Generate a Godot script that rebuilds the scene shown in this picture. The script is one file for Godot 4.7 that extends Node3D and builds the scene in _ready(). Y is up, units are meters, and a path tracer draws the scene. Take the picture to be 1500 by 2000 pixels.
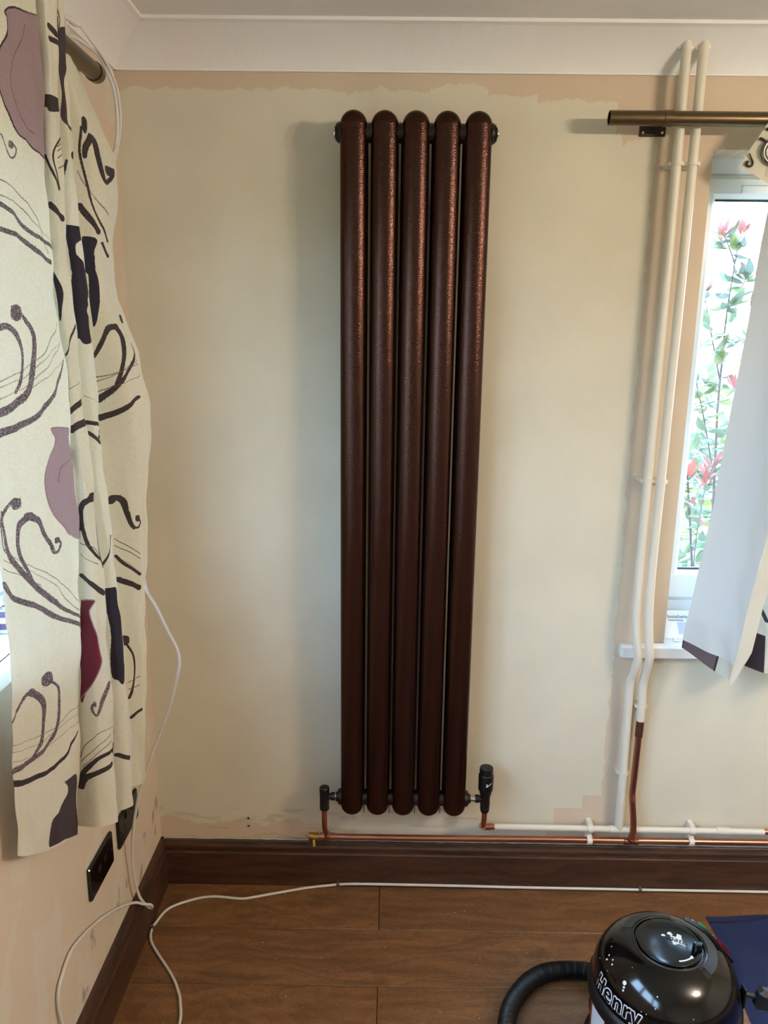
extends Node3D
# A corner of a living room: tall brown column radiator on a cream wall, curtains left and right, pipes, vacuum cleaner.
# World: back wall is the plane z = 0 (room towards +z), floor y = 0, left wall is the plane x = LEFT.

const LEFT := -0.6635
const RIGHT := 3.3
const FRONT := 4.3
const CEIL := 2.335
const COVE := 2.25

var used := {}
var M := {}
var rng := RandomNumberGenerator.new()

# ------------------------------------------------------------------ naming and tree
func numbered(called: String) -> String:
	if not used.has(called):
		used[called] = 0
		return called
	used[called] += 1
	return "%s_%03d" % [called, used[called]]

func tag(o: Node, label := "", category := "", group := "", kind := "") -> void:
	if label: o.set_meta("label", label)
	if category: o.set_meta("category", category)
	if group: o.set_meta("group", group)
	if kind: o.set_meta("kind", kind)

func thing(called: String, label: String, category: String, at := Vector3.ZERO, group := "") -> Node3D:
	var o := Node3D.new()
	o.name = numbered(called)
	add_child(o)
	o.position = at
	tag(o, label, category, group)
	return o

func part(called: String, mesh: Mesh, m: Material, parent: Node, at := Vector3.ZERO, turn := Vector3.ZERO) -> MeshInstance3D:
	var o := MeshInstance3D.new()
	o.name = called
	o.mesh = mesh
	o.material_override = m
	o.position = at
	o.rotation = turn
	parent.add_child(o, true)
	return o

func struct(called: String, mesh: Mesh, m: Material, at := Vector3.ZERO) -> MeshInstance3D:
	var o := part(numbered(called), mesh, m, self, at)
	o.set_meta("kind", "structure")
	return o

# ------------------------------------------------------------------ materials
func mat(called: String, c: Color, rough := 0.6, metal := 0.0) -> StandardMaterial3D:
	var m := StandardMaterial3D.new()
	m.resource_name = called
	m.albedo_color = c
	m.roughness = rough
	m.metallic = metal
	M[called] = m
	return m

func see_through(m: StandardMaterial3D, share: Color) -> void:
	m.backlight_enabled = true
	m.backlight = share

func noise(seed_: int, freq: float, octaves := 3) -> FastNoiseLite:
	var n := FastNoiseLite.new()
	n.seed = seed_
	n.noise_type = FastNoiseLite.TYPE_SIMPLEX
	n.frequency = freq
	n.fractal_octaves = octaves
	return n

func bumps(m: StandardMaterial3D, n: FastNoiseLite, per_m: float, strength: float, size := 512) -> void:
	var t := NoiseTexture2D.new()
	t.width = size
	t.height = size
	t.seamless = true
	t.as_normal_map = true
	t.bump_strength = strength
	t.noise = n
	m.normal_enabled = true
	m.normal_texture = t
	m.uv1_triplanar = true
	m.uv1_world_triplanar = true
	m.uv1_scale = Vector3.ONE * per_m

func wood(seed_: int, w: int, h: int, long_m: float, wide_m: float, dark: Color, light: Color, rings := 34.0, swing := 0.03) -> ImageTexture:
	var im := Image.create(w, h, false, Image.FORMAT_RGB8)
	var a := noise(seed_, 1.0, 2)
	var b := noise(seed_ + 7, 1.0, 2)
	var c := noise(seed_ + 19, 1.0, 2)
	for y in h:
		var q := wide_m * y / h
		for x in w:
			var p := long_m * x / w
			var bend := a.get_noise_2d(p * 2.0, q * 6.0) * swing
			var r := fposmod((q + bend) * rings, 1.0)
			var ring := pow(r, 1.6) if r < 0.86 else (1.0 - r) / 0.14 * 0.785
			var fine := b.get_noise_2d(p * 16.0, q * 900.0)
			var broad := c.get_noise_2d(p * 2.6, q * 22.0)
			var t := clampf(0.56 - 0.26 * (ring - 0.4) + 0.20 * fine + 0.24 * broad, 0.0, 1.0)
			var col := dark.lerp(light, t)
			if c.get_noise_2d(p * 40.0 + 50.0, q * 1500.0) > 0.42: col = col.darkened(0.22)
			im.set_pixel(x, y, col)
	return ImageTexture.create_from_image(im)

# ------------------------------------------------------------------ meshes
func commit(v: PackedVector3Array, n: PackedVector3Array, uv: PackedVector2Array, idx: PackedInt32Array) -> ArrayMesh:
	var a := []
	a.resize(Mesh.ARRAY_MAX)
	a[Mesh.ARRAY_VERTEX] = v
	a[Mesh.ARRAY_NORMAL] = n
	a[Mesh.ARRAY_TEX_UV] = uv
	a[Mesh.ARRAY_INDEX] = idx
	var m := ArrayMesh.new()
	m.add_surface_from_arrays(Mesh.PRIMITIVE_TRIANGLES, a)
	return m

# A smooth surface through rows of points; a repeated row makes a crisp edge. closed: last column is the first one again.
func grid(rows: Array, closed := false, flip := false, uvs: Array = []) -> ArrayMesh:
	var h := rows.size()
	var w: int = rows[0].size()
	var v := PackedVector3Array()
	var n := PackedVector3Array()
	var uv := PackedVector2Array()
	var idx := PackedInt32Array()
	for j in h:
		v.append_array(rows[j])
		if uvs: uv.append_array(uvs[j])
		else:
			for i in w: uv.append(Vector2(float(i) / (w - 1), float(j) / maxf(h - 1, 1)))
	n.resize(v.size())
	for j in h - 1:
		for i in w - 1:
			var a := j * w + i
			var b := a + 1
			var c := a + w
			var d := c + 1
			for t in [[a, b, d], [a, d, c]]:
				var p: Vector3 = v[t[0]]
				var q: Vector3 = v[t[1]]
				var r: Vector3 = v[t[2]]
				var f := (r - p).cross(q - p)
				if f.length_squared() < 1e-22: continue
				if flip: f = -f
				for k in t: n[k] += f
				if flip: idx.append_array([t[0], t[2], t[1]])
				else: idx.append_array(t)
	for j in h:
		if closed:
			var s := n[j * w] + n[j * w + w - 1]
			n[j * w] = s
			n[j * w + w - 1] = s
		if v[j * w].distance_squared_to(v[j * w + w / 2]) < 1e-14:
			var s := Vector3.ZERO
			for i in w: s += n[j * w + i]
			for i in w: n[j * w + i] = s
	for k in n.size(): n[k] = n[k].normalized() if n[k].length_squared() > 0 else Vector3.UP
	return commit(v, n, uv, idx)

# profile: [radius, y] from bottom to top
func lathe(profile: Array, segs := 32, squash := 1.0) -> ArrayMesh:
	var rows := []
	for p in profile:
		var r := PackedVector3Array()
		for i in segs + 1:
			var t := TAU * i / segs
			r.append(Vector3(cos(t) * p[0], p[1], sin(t) * p[0] * squash))
		rows.append(r)
	return grid(rows, true)

func smooth_path(pts: Array, sub := 8) -> PackedVector3Array:
	var out := PackedVector3Array()
	var k := pts.size()
	for i in k - 1:
		var a: Vector3 = pts[maxi(i - 1, 0)]
		var b: Vector3 = pts[i]
		var c: Vector3 = pts[i + 1]
		var d: Vector3 = pts[mini(i + 2, k - 1)]
		for s in sub: out.append(b.cubic_interpolate(c, a, d, float(s) / sub))
	out.append(pts[k - 1])
	return out

func tube(path: PackedVector3Array, radius: float, segs := 12, radii := PackedFloat32Array(), open := false) -> ArrayMesh:
	var rows := []
	var k := path.size()
	var up := Vector3.ZERO
	for i in k:
		var d := (path[mini(i + 1, k - 1)] - path[maxi(i - 1, 0)]).normalized()
		if up == Vector3.ZERO: up = d.cross(Vector3.RIGHT if absf(d.x) < 0.8 else Vector3.UP).normalized()
		up = (up - d * up.dot(d)).normalized()
		var side := d.cross(up)
		var rr := radii[i] if radii.size() == k else radius
		var r := PackedVector3Array()
		for s in segs + 1:
			var t := TAU * s / segs
			r.append(path[i] + (up * cos(t) + side * sin(t)) * rr)
		if i == 0 and not open:
			var c := PackedVector3Array()
			c.resize(segs + 1)
			c.fill(path[0])
			rows.append(c)
			rows.append(r)
		rows.append(r)
		if i == k - 1 and not open:
			rows.append(r)
			var c := PackedVector3Array()
			c.resize(segs + 1)
			c.fill(path[i])
			rows.append(c)
	return grid(rows, true, true)

func rod(a: Vector3, b: Vector3, r: float, segs := 20) -> ArrayMesh:
	return tube(PackedVector3Array([a, b]), r, segs)

# A box with chamfered edges, centred on its origin; uv spans each face.
func boxm(size: Vector3, bevel := 0.002) -> ArrayMesh:
	var st := SurfaceTool.new()
	st.begin(Mesh.PRIMITIVE_TRIANGLES)
	st.set_smooth_group(-1)
	var h := size / 2.0
	var g := h - Vector3.ONE * minf(bevel, h[h.min_axis_index()] * 0.9)
	var corner := func(s: Vector3, axis: int) -> Vector3:
		var c := g * s
		c[axis] = h[axis] * s[axis]
		return c
	var put := func(poly: Array, axis: int) -> void:
		var mid := Vector3.ZERO
		for q in poly: mid += q
		var nn: Vector3 = (poly[2] - poly[0]).cross(poly[1] - poly[0])
		if nn.dot(mid) < 0: poly.reverse()
		for t in range(1, poly.size() - 1):
			for q in [poly[0], poly[t], poly[t + 1]]:
				var u: Vector3 = q / size + Vector3.ONE * 0.5
				st.set_uv(Vector2(u.z, 1.0 - u.y) if axis == 0 else Vector2(u.x, u.z) if axis == 1 else Vector2(u.x, 1.0 - u.y))
				st.add_vertex(q)
	for axis in 3:
		var b := (axis + 1) % 3
		var c := (axis + 2) % 3
		for s in [-1.0, 1.0]:
			var poly := []
			for t in [[-1.0, -1.0], [1.0, -1.0], [1.0, 1.0], [-1.0, 1.0]]:
				var sg := Vector3.ONE
				sg[axis] = s; sg[b] = t[0]; sg[c] = t[1]
				poly.append(corner.call(sg, axis))
			put.call(poly, axis)
		for s in [-1.0, 1.0]:
			for t in [-1.0, 1.0]:
				var poly := []
				for k in [[axis, -1.0], [b, -1.0], [b, 1.0], [axis, 1.0]]:
					var sg := Vector3.ONE
					sg[axis] = s; sg[b] = t; sg[c] = k[1]
					poly.append(corner.call(sg, k[0]))
				put.call(poly, axis)
	for s in 8:
		var sg := Vector3(1.0 if s & 1 else -1.0, 1.0 if s & 2 else -1.0, 1.0 if s & 4 else -1.0)
		put.call([corner.call(sg, 0), corner.call(sg, 1), corner.call(sg, 2)], 1)
	st.generate_normals()
	st.index()
	return st.commit()

# Flat-faced strip of a 2D outline run from a to b; profile points are [along side, along up].
func run(profile: Array, a: Vector3, b: Vector3, side: Vector3, up: Vector3, long_uv := 1.5, tall_uv := 0.15) -> ArrayMesh:
	var st := SurfaceTool.new()
	st.begin(Mesh.PRIMITIVE_TRIANGLES)
	st.set_smooth_group(-1)
	var length := a.distance_to(b)
	var v := 0.0
	var mid := Vector3.ZERO
	for p in profile: mid += side * p[0] + up * p[1]
	mid = mid / profile.size() + a
	for i in profile.size():
		var p: Array = profile[i]
		var q: Array = profile[(i + 1) % profile.size()]
		var w := Vector2(p[0], p[1]).distance_to(Vector2(q[0], q[1]))
		var pa: Vector3 = a + side * p[0] + up * p[1]
		var qa: Vector3 = a + side * q[0] + up * q[1]
		var pb: Vector3 = pa + (b - a)
		var qb: Vector3 = qa + (b - a)
		var nn := (qb - pa).cross(pb - pa)
		var tri := [[pa, 0, v], [pb, 1, v], [qb, 1, v + w], [pa, 0, v], [qb, 1, v + w], [qa, 0, v + w]]
		if nn.dot(pa - mid) + nn.dot(qa - mid) < 0: tri = [[pa, 0, v], [qb, 1, v + w], [pb, 1, v], [pa, 0, v], [qa, 0, v + w], [qb, 1, v + w]]
		for t in tri:
			st.set_uv(Vector2(t[1] * length / long_uv, t[2] / tall_uv))
			st.add_vertex(t[0])
		v += w
	for e in [a, b]:
		for i in range(1, profile.size() - 1):
			for k in ([0, i, i + 1] if e == a else [0, i + 1, i]):
				st.set_uv(Vector2.ZERO)
				st.add_vertex(e + side * profile[k][0] + up * profile[k][1])
	st.generate_normals()
	st.index()
	return st.commit()

func join(list: Array) -> ArrayMesh:
	var st := SurfaceTool.new()
	for e in list:
		if e is Array: st.append_from(e[0], 0, e[1])
		else: st.append_from(e, 0, Transform3D.IDENTITY)
	return st.commit()

# boxes [from, to] joined, with uv laid over a window of two world axes
func slabs(list: Array, ua: int, u0: float, u1: float, v0: float, v1: float) -> ArrayMesh:
	var st := SurfaceTool.new()
	st.begin(Mesh.PRIMITIVE_TRIANGLES)
	st.set_smooth_group(-1)
	for e in list:
		var a: Vector3 = e[0]
		var b: Vector3 = e[1]
		var c := (a + b) / 2.0
		for axis in 3:
			for s in [-1.0, 1.0]:
				var p := []
				for t in [[-1.0, -1.0], [1.0, -1.0], [1.0, 1.0], [-1.0, 1.0]]:
					var q := Vector3.ZERO
					q[axis] = s; q[(axis + 1) % 3] = t[0]; q[(axis + 2) % 3] = t[1]
					p.append(c + q * (b - a) / 2.0)
				if s > 0: p.reverse()
				for k in [0, 1, 2, 0, 2, 3]:
					var q: Vector3 = p[k]
					st.set_uv(Vector2((q[ua] - u0) / (u1 - u0), 1.0 - (q.y - v0) / (v1 - v0)))
					st.add_vertex(q)
	st.generate_normals()
	st.index()
	return st.commit()

func lettering(text: String, height: float, depth := 0.0006) -> ArrayMesh:
	var f := SystemFont.new()
	f.font_names = PackedStringArray(["Droid Sans"])
	f.font_weight = 700
	var t := TextMesh.new()
	t.font = f
	t.text = text
	t.font_size = 64
	t.pixel_size = height / 46.0
	t.depth = depth
	t.curve_step = 2.0
	var m := ArrayMesh.new()
	m.add_surface_from_arrays(Mesh.PRIMITIVE_TRIANGLES, t.get_mesh_arrays())
	return m

func bend(m: ArrayMesh, f: Callable) -> ArrayMesh:
	var a := m.surface_get_arrays(0)
	var v: PackedVector3Array = a[Mesh.ARRAY_VERTEX]
	var st := SurfaceTool.new()
	st.begin(Mesh.PRIMITIVE_TRIANGLES)
	st.set_smooth_group(-1)
	var idx: PackedInt32Array = a[Mesh.ARRAY_INDEX] if a[Mesh.ARRAY_INDEX] else PackedInt32Array(range(v.size()))
	for k in idx:
		st.set_uv(Vector2.ZERO)
		st.add_vertex(f.call(v[k]))
	st.generate_normals()
	st.index()
	return st.commit()

# ------------------------------------------------------------------ scene
func _ready() -> void:
	rng.seed = 4711
	var cam := Camera3D.new()
	cam.name = "camera"
	cam.fov = 67.11
	cam.near = 0.05
	cam.position = Vector3(0.0135, 1.647, 2.0475)
	cam.rotation = Vector3(-0.2304, 0.0066, 0.0121)
	add_child(cam)
	cam.current = true

	var sky_mat := ProceduralSkyMaterial.new()
	sky_mat.sky_top_color = Color(0.69, 0.845, 1.0)
	sky_mat.sky_horizon_color = Color(0.76, 0.89, 1.0)
	sky_mat.ground_horizon_color = Color(0.42, 0.45, 0.38)
	sky_mat.ground_bottom_color = Color(0.30, 0.34, 0.24)
	var sky := Sky.new()
	sky.sky_material = sky_mat
	var env := Environment.new()
	env.background_mode = Environment.BG_SKY
	env.sky = sky
	env.background_energy_multiplier = SKY_ENERGY
	env.tonemap_mode = Environment.TONE_MAPPER_LINEAR
	env.tonemap_exposure = EXPOSURE
	env.sdfgi_enabled = true
	env.ssao_enabled = true
	env.ssil_enabled = true
	var we := WorldEnvironment.new()
	we.name = "environment"
	we.environment = env
	add_child(we)

	make_materials()
	build_room()
	build_windows()
	build_radiator()
	build_pipes()
	build_left_curtain()
	build_right_curtain()
	build_vacuum()
	build_small_things()
	build_ceiling_light()
	build_garden()

const SKY_ENERGY := 25.0
const EXPOSURE := 1.0
const LAMP_ENERGY := 0.43

func make_materials() -> void:
	mat("ceiling paint", Color(0.94, 0.93, 0.92), 0.9)
	bumps(M["ceiling paint"], noise(3, 0.02, 4), 2.5, 1.2)
	var wall := mat("back wall paint", Color(1, 1, 1), 0.85)
	wall.albedo_texture = wall_paint()
	var lw := mat("left wall paint", Color(1, 1, 1), 0.85)
	lw.albedo_texture = left_wall_paint()
	mat("plain wall paint", Color(0.85, 0.82, 0.76), 0.9)
	mat("upvc", Color(0.9, 0.92, 0.94), 0.25)
	mat("sill paint", Color(0.88, 0.87, 0.85), 0.45)
	var g := mat("glass", Color(0.93, 0.97, 1.0, 0.035), 0.0)
	g.transparency = BaseMaterial3D.TRANSPARENCY_ALPHA
	var g2 := mat("clear glass", Color(0.93, 0.97, 1.0, 0.03), 0.0)
	g2.transparency = BaseMaterial3D.TRANSPARENCY_ALPHA
	mat("gasket", Color(0.12, 0.12, 0.13), 0.6)
	var sk := mat("stained skirting", Color(1, 1, 1), 0.42)
	sk.albedo_texture = wood(31, 1536, 256, 1.5, 0.22, Color(0.155, 0.09, 0.06), Color(0.35, 0.225, 0.155), 30.0, 0.045)
	for k in 4:
		var p := mat("plank %d" % k, Color(1, 1, 1), 0.42)
		p.albedo_texture = wood(60 + k * 11, 1536, 256, 1.38, 0.193, Color(0.36, 0.232, 0.135).darkened(0.05 * (k % 3)), Color(0.57, 0.40, 0.255).darkened(0.05 * (k % 2)), 24.0, 0.055)
	mat("floor joint", Color(0.07, 0.045, 0.03), 0.8)
	var h := mat("hammered bronze paint", Color(0.255, 0.16, 0.132), 0.16, 0.85)
	var cell := FastNoiseLite.new()
	cell.seed = 5
	cell.noise_type = FastNoiseLite.TYPE_CELLULAR
	cell.frequency = 0.05
	cell.cellular_jitter = 1.0
	cell.cellular_return_type = FastNoiseLite.RETURN_DISTANCE
	cell.fractal_type = FastNoiseLite.FRACTAL_FBM
	cell.fractal_octaves = 2
	bumps(h, cell, 14.5, 2.9)
	mat("dark bronze", Color(0.13, 0.085, 0.07), 0.4, 0.4)
	mat("chrome", Color(0.82, 0.83, 0.85), 0.12, 1.0)
	mat("satin black", Color(0.022, 0.023, 0.027), 0.42)
	mat("white mark", Color(0.85, 0.86, 0.87), 0.6)
	mat("copper", Color(0.74, 0.52, 0.44), 0.28, 1.0)
	mat("old copper", Color(0.48, 0.31, 0.26), 0.42, 0.9)
	mat("brass", Color(0.70, 0.56, 0.30), 0.32, 1.0)
	mat("painted pipe", Color(0.86, 0.83, 0.77), 0.45)
	mat("plastic clip", Color(0.88, 0.85, 0.80), 0.5)
	mat("dark brass", Color(0.24, 0.20, 0.15), 0.4, 0.5)
	mat("antique brass", Color(0.42, 0.36, 0.27), 0.3, 0.9)
	mat("cable", Color(0.85, 0.83, 0.81), 0.5)
	mat("cable clip", Color(0.30, 0.30, 0.31), 0.5)
	mat("lining", Color(0.85, 0.84, 0.82), 0.85)
	see_through(M["lining"], Color(0.25, 0.25, 0.25))
	mat("eyelet", Color(0.55, 0.53, 0.50), 0.25, 1.0)
	mat("vacuum black", Color(0.018, 0.019, 0.022), 0.13)
	mat("vacuum rubber", Color(0.045, 0.047, 0.05), 0.45)
	mat("vacuum red", Color(0.55, 0.03, 0.04), 0.25)
	mat("button green", Color(0.10, 0.52, 0.25), 0.35)
	mat("button red", Color(0.45, 0.05, 0.06), 0.35)
	mat("handle grey", Color(0.10, 0.102, 0.108), 0.4)
	mat("hose", Color(0.035, 0.037, 0.04), 0.42)
	var blue := mat("blue cloth", Color(0.09, 0.15, 0.32), 0.9)
	bumps(blue, noise(8, 0.2, 2), 14.0, 2.0)
	mat("blue hem", Color(0.07, 0.09, 0.22), 0.9)
	mat("paper", Color(0.93, 0.94, 0.96), 0.8)
	mat("ink", Color(0.35, 0.37, 0.45), 0.8)
	mat("pale blue", Color(0.74, 0.78, 0.90), 0.6)
	mat("jar purple", Color(0.42, 0.35, 0.50), 0.5)
	mat("shadow gap", Color(0.10, 0.09, 0.08), 0.9)
	mat("filler", Color(0.70, 0.69, 0.66), 0.95)
	mat("stem", Color(0.35, 0.22, 0.24), 0.7)
	mat("lawn", Color(0.27, 0.33, 0.14), 1.0)
	for e in [["green leaf", Color(0.32, 0.41, 0.13)], ["blue green leaf", Color(0.24, 0.355, 0.19)], ["lime leaf", Color(0.46, 0.50, 0.13)], ["red leaf", Color(0.62, 0.14, 0.11)], ["pink leaf", Color(0.66, 0.24, 0.19)]]:
		var m := mat(e[0], e[1], 0.35)
		see_through(m, Color(0.36, 0.36, 0.36))

func wall_paint() -> ImageTexture:
	var w := 720
	var h := 800
	var im := Image.create(w, h, false, Image.FORMAT_RGB8)
	var a := noise(11, 1.0, 4)
	var b := noise(12, 1.0, 3)
	var fresh := Color(0.85, 0.818, 0.735)
	var old := Color(0.825, 0.745, 0.65)
	for j in h:
		var y := 2.34 * (1.0 - (j + 0.5) / h)
		for i in w:
			var x := -0.70 + 2.1 * (i + 0.5) / w
			var c := fresh
			var r := a.get_noise_2d(x * 9.0, y * 9.0)
			var rough := r * 0.012
			var top := 2.212
			if x > 0.10: top = 2.222
			if x > 0.24: top = 2.206
			if x > 0.36: top = 2.190
			if x > 0.555: top = 2.105 + 0.05 * a.get_noise_2d(x * 16.0, 3.0)
			var is_old: bool = y > top + rough
			if x > 0.655 + rough * 0.6 and x < 0.80 and y > 0.76: is_old = true
			if x > 0.655 + rough * 0.6 and x < 0.716 and y <= 0.76: is_old = true
			if y > 2.09 + rough and x >= 0.80: is_old = true
			var low := 0.205 + 0.03 * a.get_noise_2d(x * 6.0, 9.0)
			if x > 0.52: low = 0.265
			if x > 0.60: low = 0.31
			if y < low and (x < -0.16 or x > 0.5) and x < 0.72: is_old = true
			if is_old: c = old
			var mott := b.get_noise_2d(x * 3.0, y * 3.0)
			c = c.darkened(clampf(0.012 + 0.02 * mott, 0.0, 1.0))
			# scuffs above the skirting board
			if y < 0.25 and x < 0.3:
				var sc := a.get_noise_2d(x * 5.0 + 40.0, y * 26.0)
				if sc > 0.30: c = c.lerp(Color(0.60, 0.55, 0.48), clampf((sc - 0.30) * 1.2, 0.0, 0.28))
			im.set_pixel(i, j, c)
	return ImageTexture.create_from_image(im)

func left_wall_paint() -> ImageTexture:
	var w := 512
	var h := 512
	var im := Image.create(w, h, false, Image.FORMAT_RGB8)
	var a := noise(21, 1.0, 4)
	for j in h:
		var y := 2.34 * (1.0 - (j + 0.5) / h)
		for i in w:
			var z := 1.2 * (i + 0.5) / w
			var c := Color(0.84, 0.765, 0.685)
			if a.get_noise_2d(z * 5.0, y * 3.0) > 0.18: c = Color(0.84, 0.79, 0.72)
			var sc := a.get_noise_2d(z * 9.0 + 9.0, y * 6.0)
			if y < 0.30 and sc > 0.44: c = c.lerp(Color(0.42, 0.36, 0.31), clampf((sc - 0.44) * 1.8, 0.0, 0.5))
			im.set_pixel(i, j, c)
	return ImageTexture.create_from_image(im)

func build_room() -> void:
	# floor: dark underlay in the joints, 1380 x 193 mm boards on it
	var fl := struct("floor", slabs([[Vector3(LEFT - 0.25, -0.2, -0.25), Vector3(RIGHT + 0.2, -0.008, FRONT + 0.2)]], 0, 0, 1, 0, 1), M["floor joint"])
	var full := boxm(Vector3(1.3784, 0.012, 0.1914), 0.0016)
	var cut := {}
	for row in 23:
		var z0 := 0.0012 + row * 0.193
		var x := 0.0 - 1.38 if row % 2 == 0 else -0.69
		if row % 4 == 3: x = -0.95
		if row > 3: x = fposmod(row * 0.47, 1.38) - 1.38
		while x < RIGHT:
			var a := maxf(x, LEFT - 0.01)
			var b := minf(x + 1.38, RIGHT + 0.01)
			if b - a > 0.02:
				var mesh := full
				if b - a < 1.379:
					var key := snappedf(b - a, 0.001)
					if not cut.has(key): cut[key] = boxm(Vector3(key - 0.0016, 0.012, 0.1914), 0.0016)
					mesh = cut[key]
				var k := rng.randi_range(0, 3)
				if row == 0: k = 0 if x < -0.1 else 1
				if row == 1: k = 2
				if row == 2: k = 0 if x < -0.1 else 3
				part("floor_board", mesh, M["plank %d" % k], fl, Vector3((a + b) / 2, -0.006, z0 + 0.0965), Vector3(0, PI if rng.randf() < 0.4 else 0.0, 0))
			x += 1.38
	# walls
	var t := 0.25
	struct("wall_back", slabs([
		[Vector3(LEFT - t, -0.2, -t), Vector3(0.795, CEIL + 0.2, 0)], [Vector3(1.95, -0.2, -t), Vector3(RIGHT + 0.2, CEIL + 0.2, 0)],
		[Vector3(0.795, -0.2, -t), Vector3(1.95, 0.765, 0)], [Vector3(0.795, 2.088, -t), Vector3(1.95, CEIL + 0.2, 0)]], 0, -0.70, 1.40, 0.0, 2.34), M["back wall paint"])
	struct("wall_left", slabs([
		[Vector3(LEFT - t, -0.2, 0), Vector3(LEFT, CEIL + 0.2, 0.55)], [Vector3(LEFT - t, -0.2, 3.4), Vector3(LEFT, CEIL + 0.2, FRONT)],
		[Vector3(LEFT - t, -0.2, 0.55), Vector3(LEFT, 1.05, 3.4)], [Vector3(LEFT - t, 2.06, 0.55), Vector3(LEFT, CEIL + 0.2, 3.4)]], 2, 0.0, 1.2, 0.0, 2.34), M["left wall paint"])
	struct("wall_right", slabs([[Vector3(RIGHT, -0.2, 0), Vector3(RIGHT + 0.2, CEIL + 0.2, FRONT)]], 2, 0, 1, 0, 1), M["plain wall paint"])
	struct("wall_front", slabs([[Vector3(LEFT - t, -0.2, FRONT), Vector3(RIGHT + 0.2, CEIL + 0.2, FRONT + 0.2)]], 0, 0, 1, 0, 1), M["plain wall paint"])
	struct("ceiling", slabs([[Vector3(LEFT, CEIL, 0), Vector3(RIGHT, CEIL + 0.15, FRONT)]], 0, 0, 1, 0, 1), M["ceiling paint"])
	# coving: concave quarter with small flat lips
	var cove := [[0.0, 0.0], [0.007, 0.0], [0.007, 0.004]]
	for k in 9:
		var q := k / 8.0
		cove.append([0.007 + 0.085 * (0.45 * q + 0.55 * (1.0 - cos(q * PI / 2))), 0.004 + 0.0705 * (0.75 * q + 0.25 * sin(q * PI / 2))])
	cove.append_array([[0.104, 0.0775], [0.104, 0.0855], [0.0, 0.0855]])
	var uy := Vector3.UP
	struct("trim_1", run(cove, Vector3(LEFT, COVE, 0), Vector3(RIGHT, COVE, 0), Vector3.BACK, uy), M["ceiling paint"])
	struct("trim_2", run(cove, Vector3(LEFT, COVE, 0), Vector3(LEFT, COVE, FRONT), Vector3.RIGHT, uy), M["ceiling paint"])
	struct("trim_3", run(cove, Vector3(RIGHT, COVE, 0), Vector3(RIGHT, COVE, FRONT), Vector3.LEFT, uy), M["ceiling paint"])
	struct("trim_4", run(cove, Vector3(LEFT, COVE, FRONT), Vector3(RIGHT, COVE, FRONT), Vector3.FORWARD, uy), M["ceiling paint"])
	# skirting boards: torus bead over a flat face
	var sk := [[0.0, 0.0], [0.022, 0.0], [0.022, 0.108], [0.0195, 0.112], [0.0195, 0.1155], [0.0165, 0.1165], [0.0185, 0.122], [0.0185, 0.129], [0.0155, 0.135], [0.011, 0.137], [0.010, 0.140], [0.0115, 0.143], [0.0085, 0.1465], [0.0, 0.1465]]
	struct("baseboard_back", run(sk, Vector3(LEFT, 0, 0), Vector3(RIGHT, 0, 0), Vector3.BACK, uy, 1.5, 0.22), M["stained skirting"])
	struct("baseboard_left", run(sk, Vector3(LEFT, 0, 0), Vector3(LEFT, 0, FRONT), Vector3.RIGHT, uy, 1.5, 0.22), M["stained skirting"])
	struct("baseboard_right", run(sk, Vector3(RIGHT, 0, 0), Vector3(RIGHT, 0, FRONT), Vector3.LEFT, uy, 1.5, 0.22), M["stained skirting"])
	struct("baseboard_front", run(sk, Vector3(LEFT, 0, FRONT), Vector3(RIGHT, 0, FRONT), Vector3.FORWARD, uy, 1.5, 0.22), M["stained skirting"])
	# a wavy line of old sealant along the top of the back skirting board
	var bead := PackedVector3Array()
	for k in 160:
		bead.append(Vector3(LEFT + 0.01 + k * 0.0135, 0.1475 + rng.randf_range(-0.0008, 0.0012), 0.003 + rng.randf_range(0, 0.002)))
	struct("trim_5", tube(bead, 0.0028, 6), M["filler"])

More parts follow.
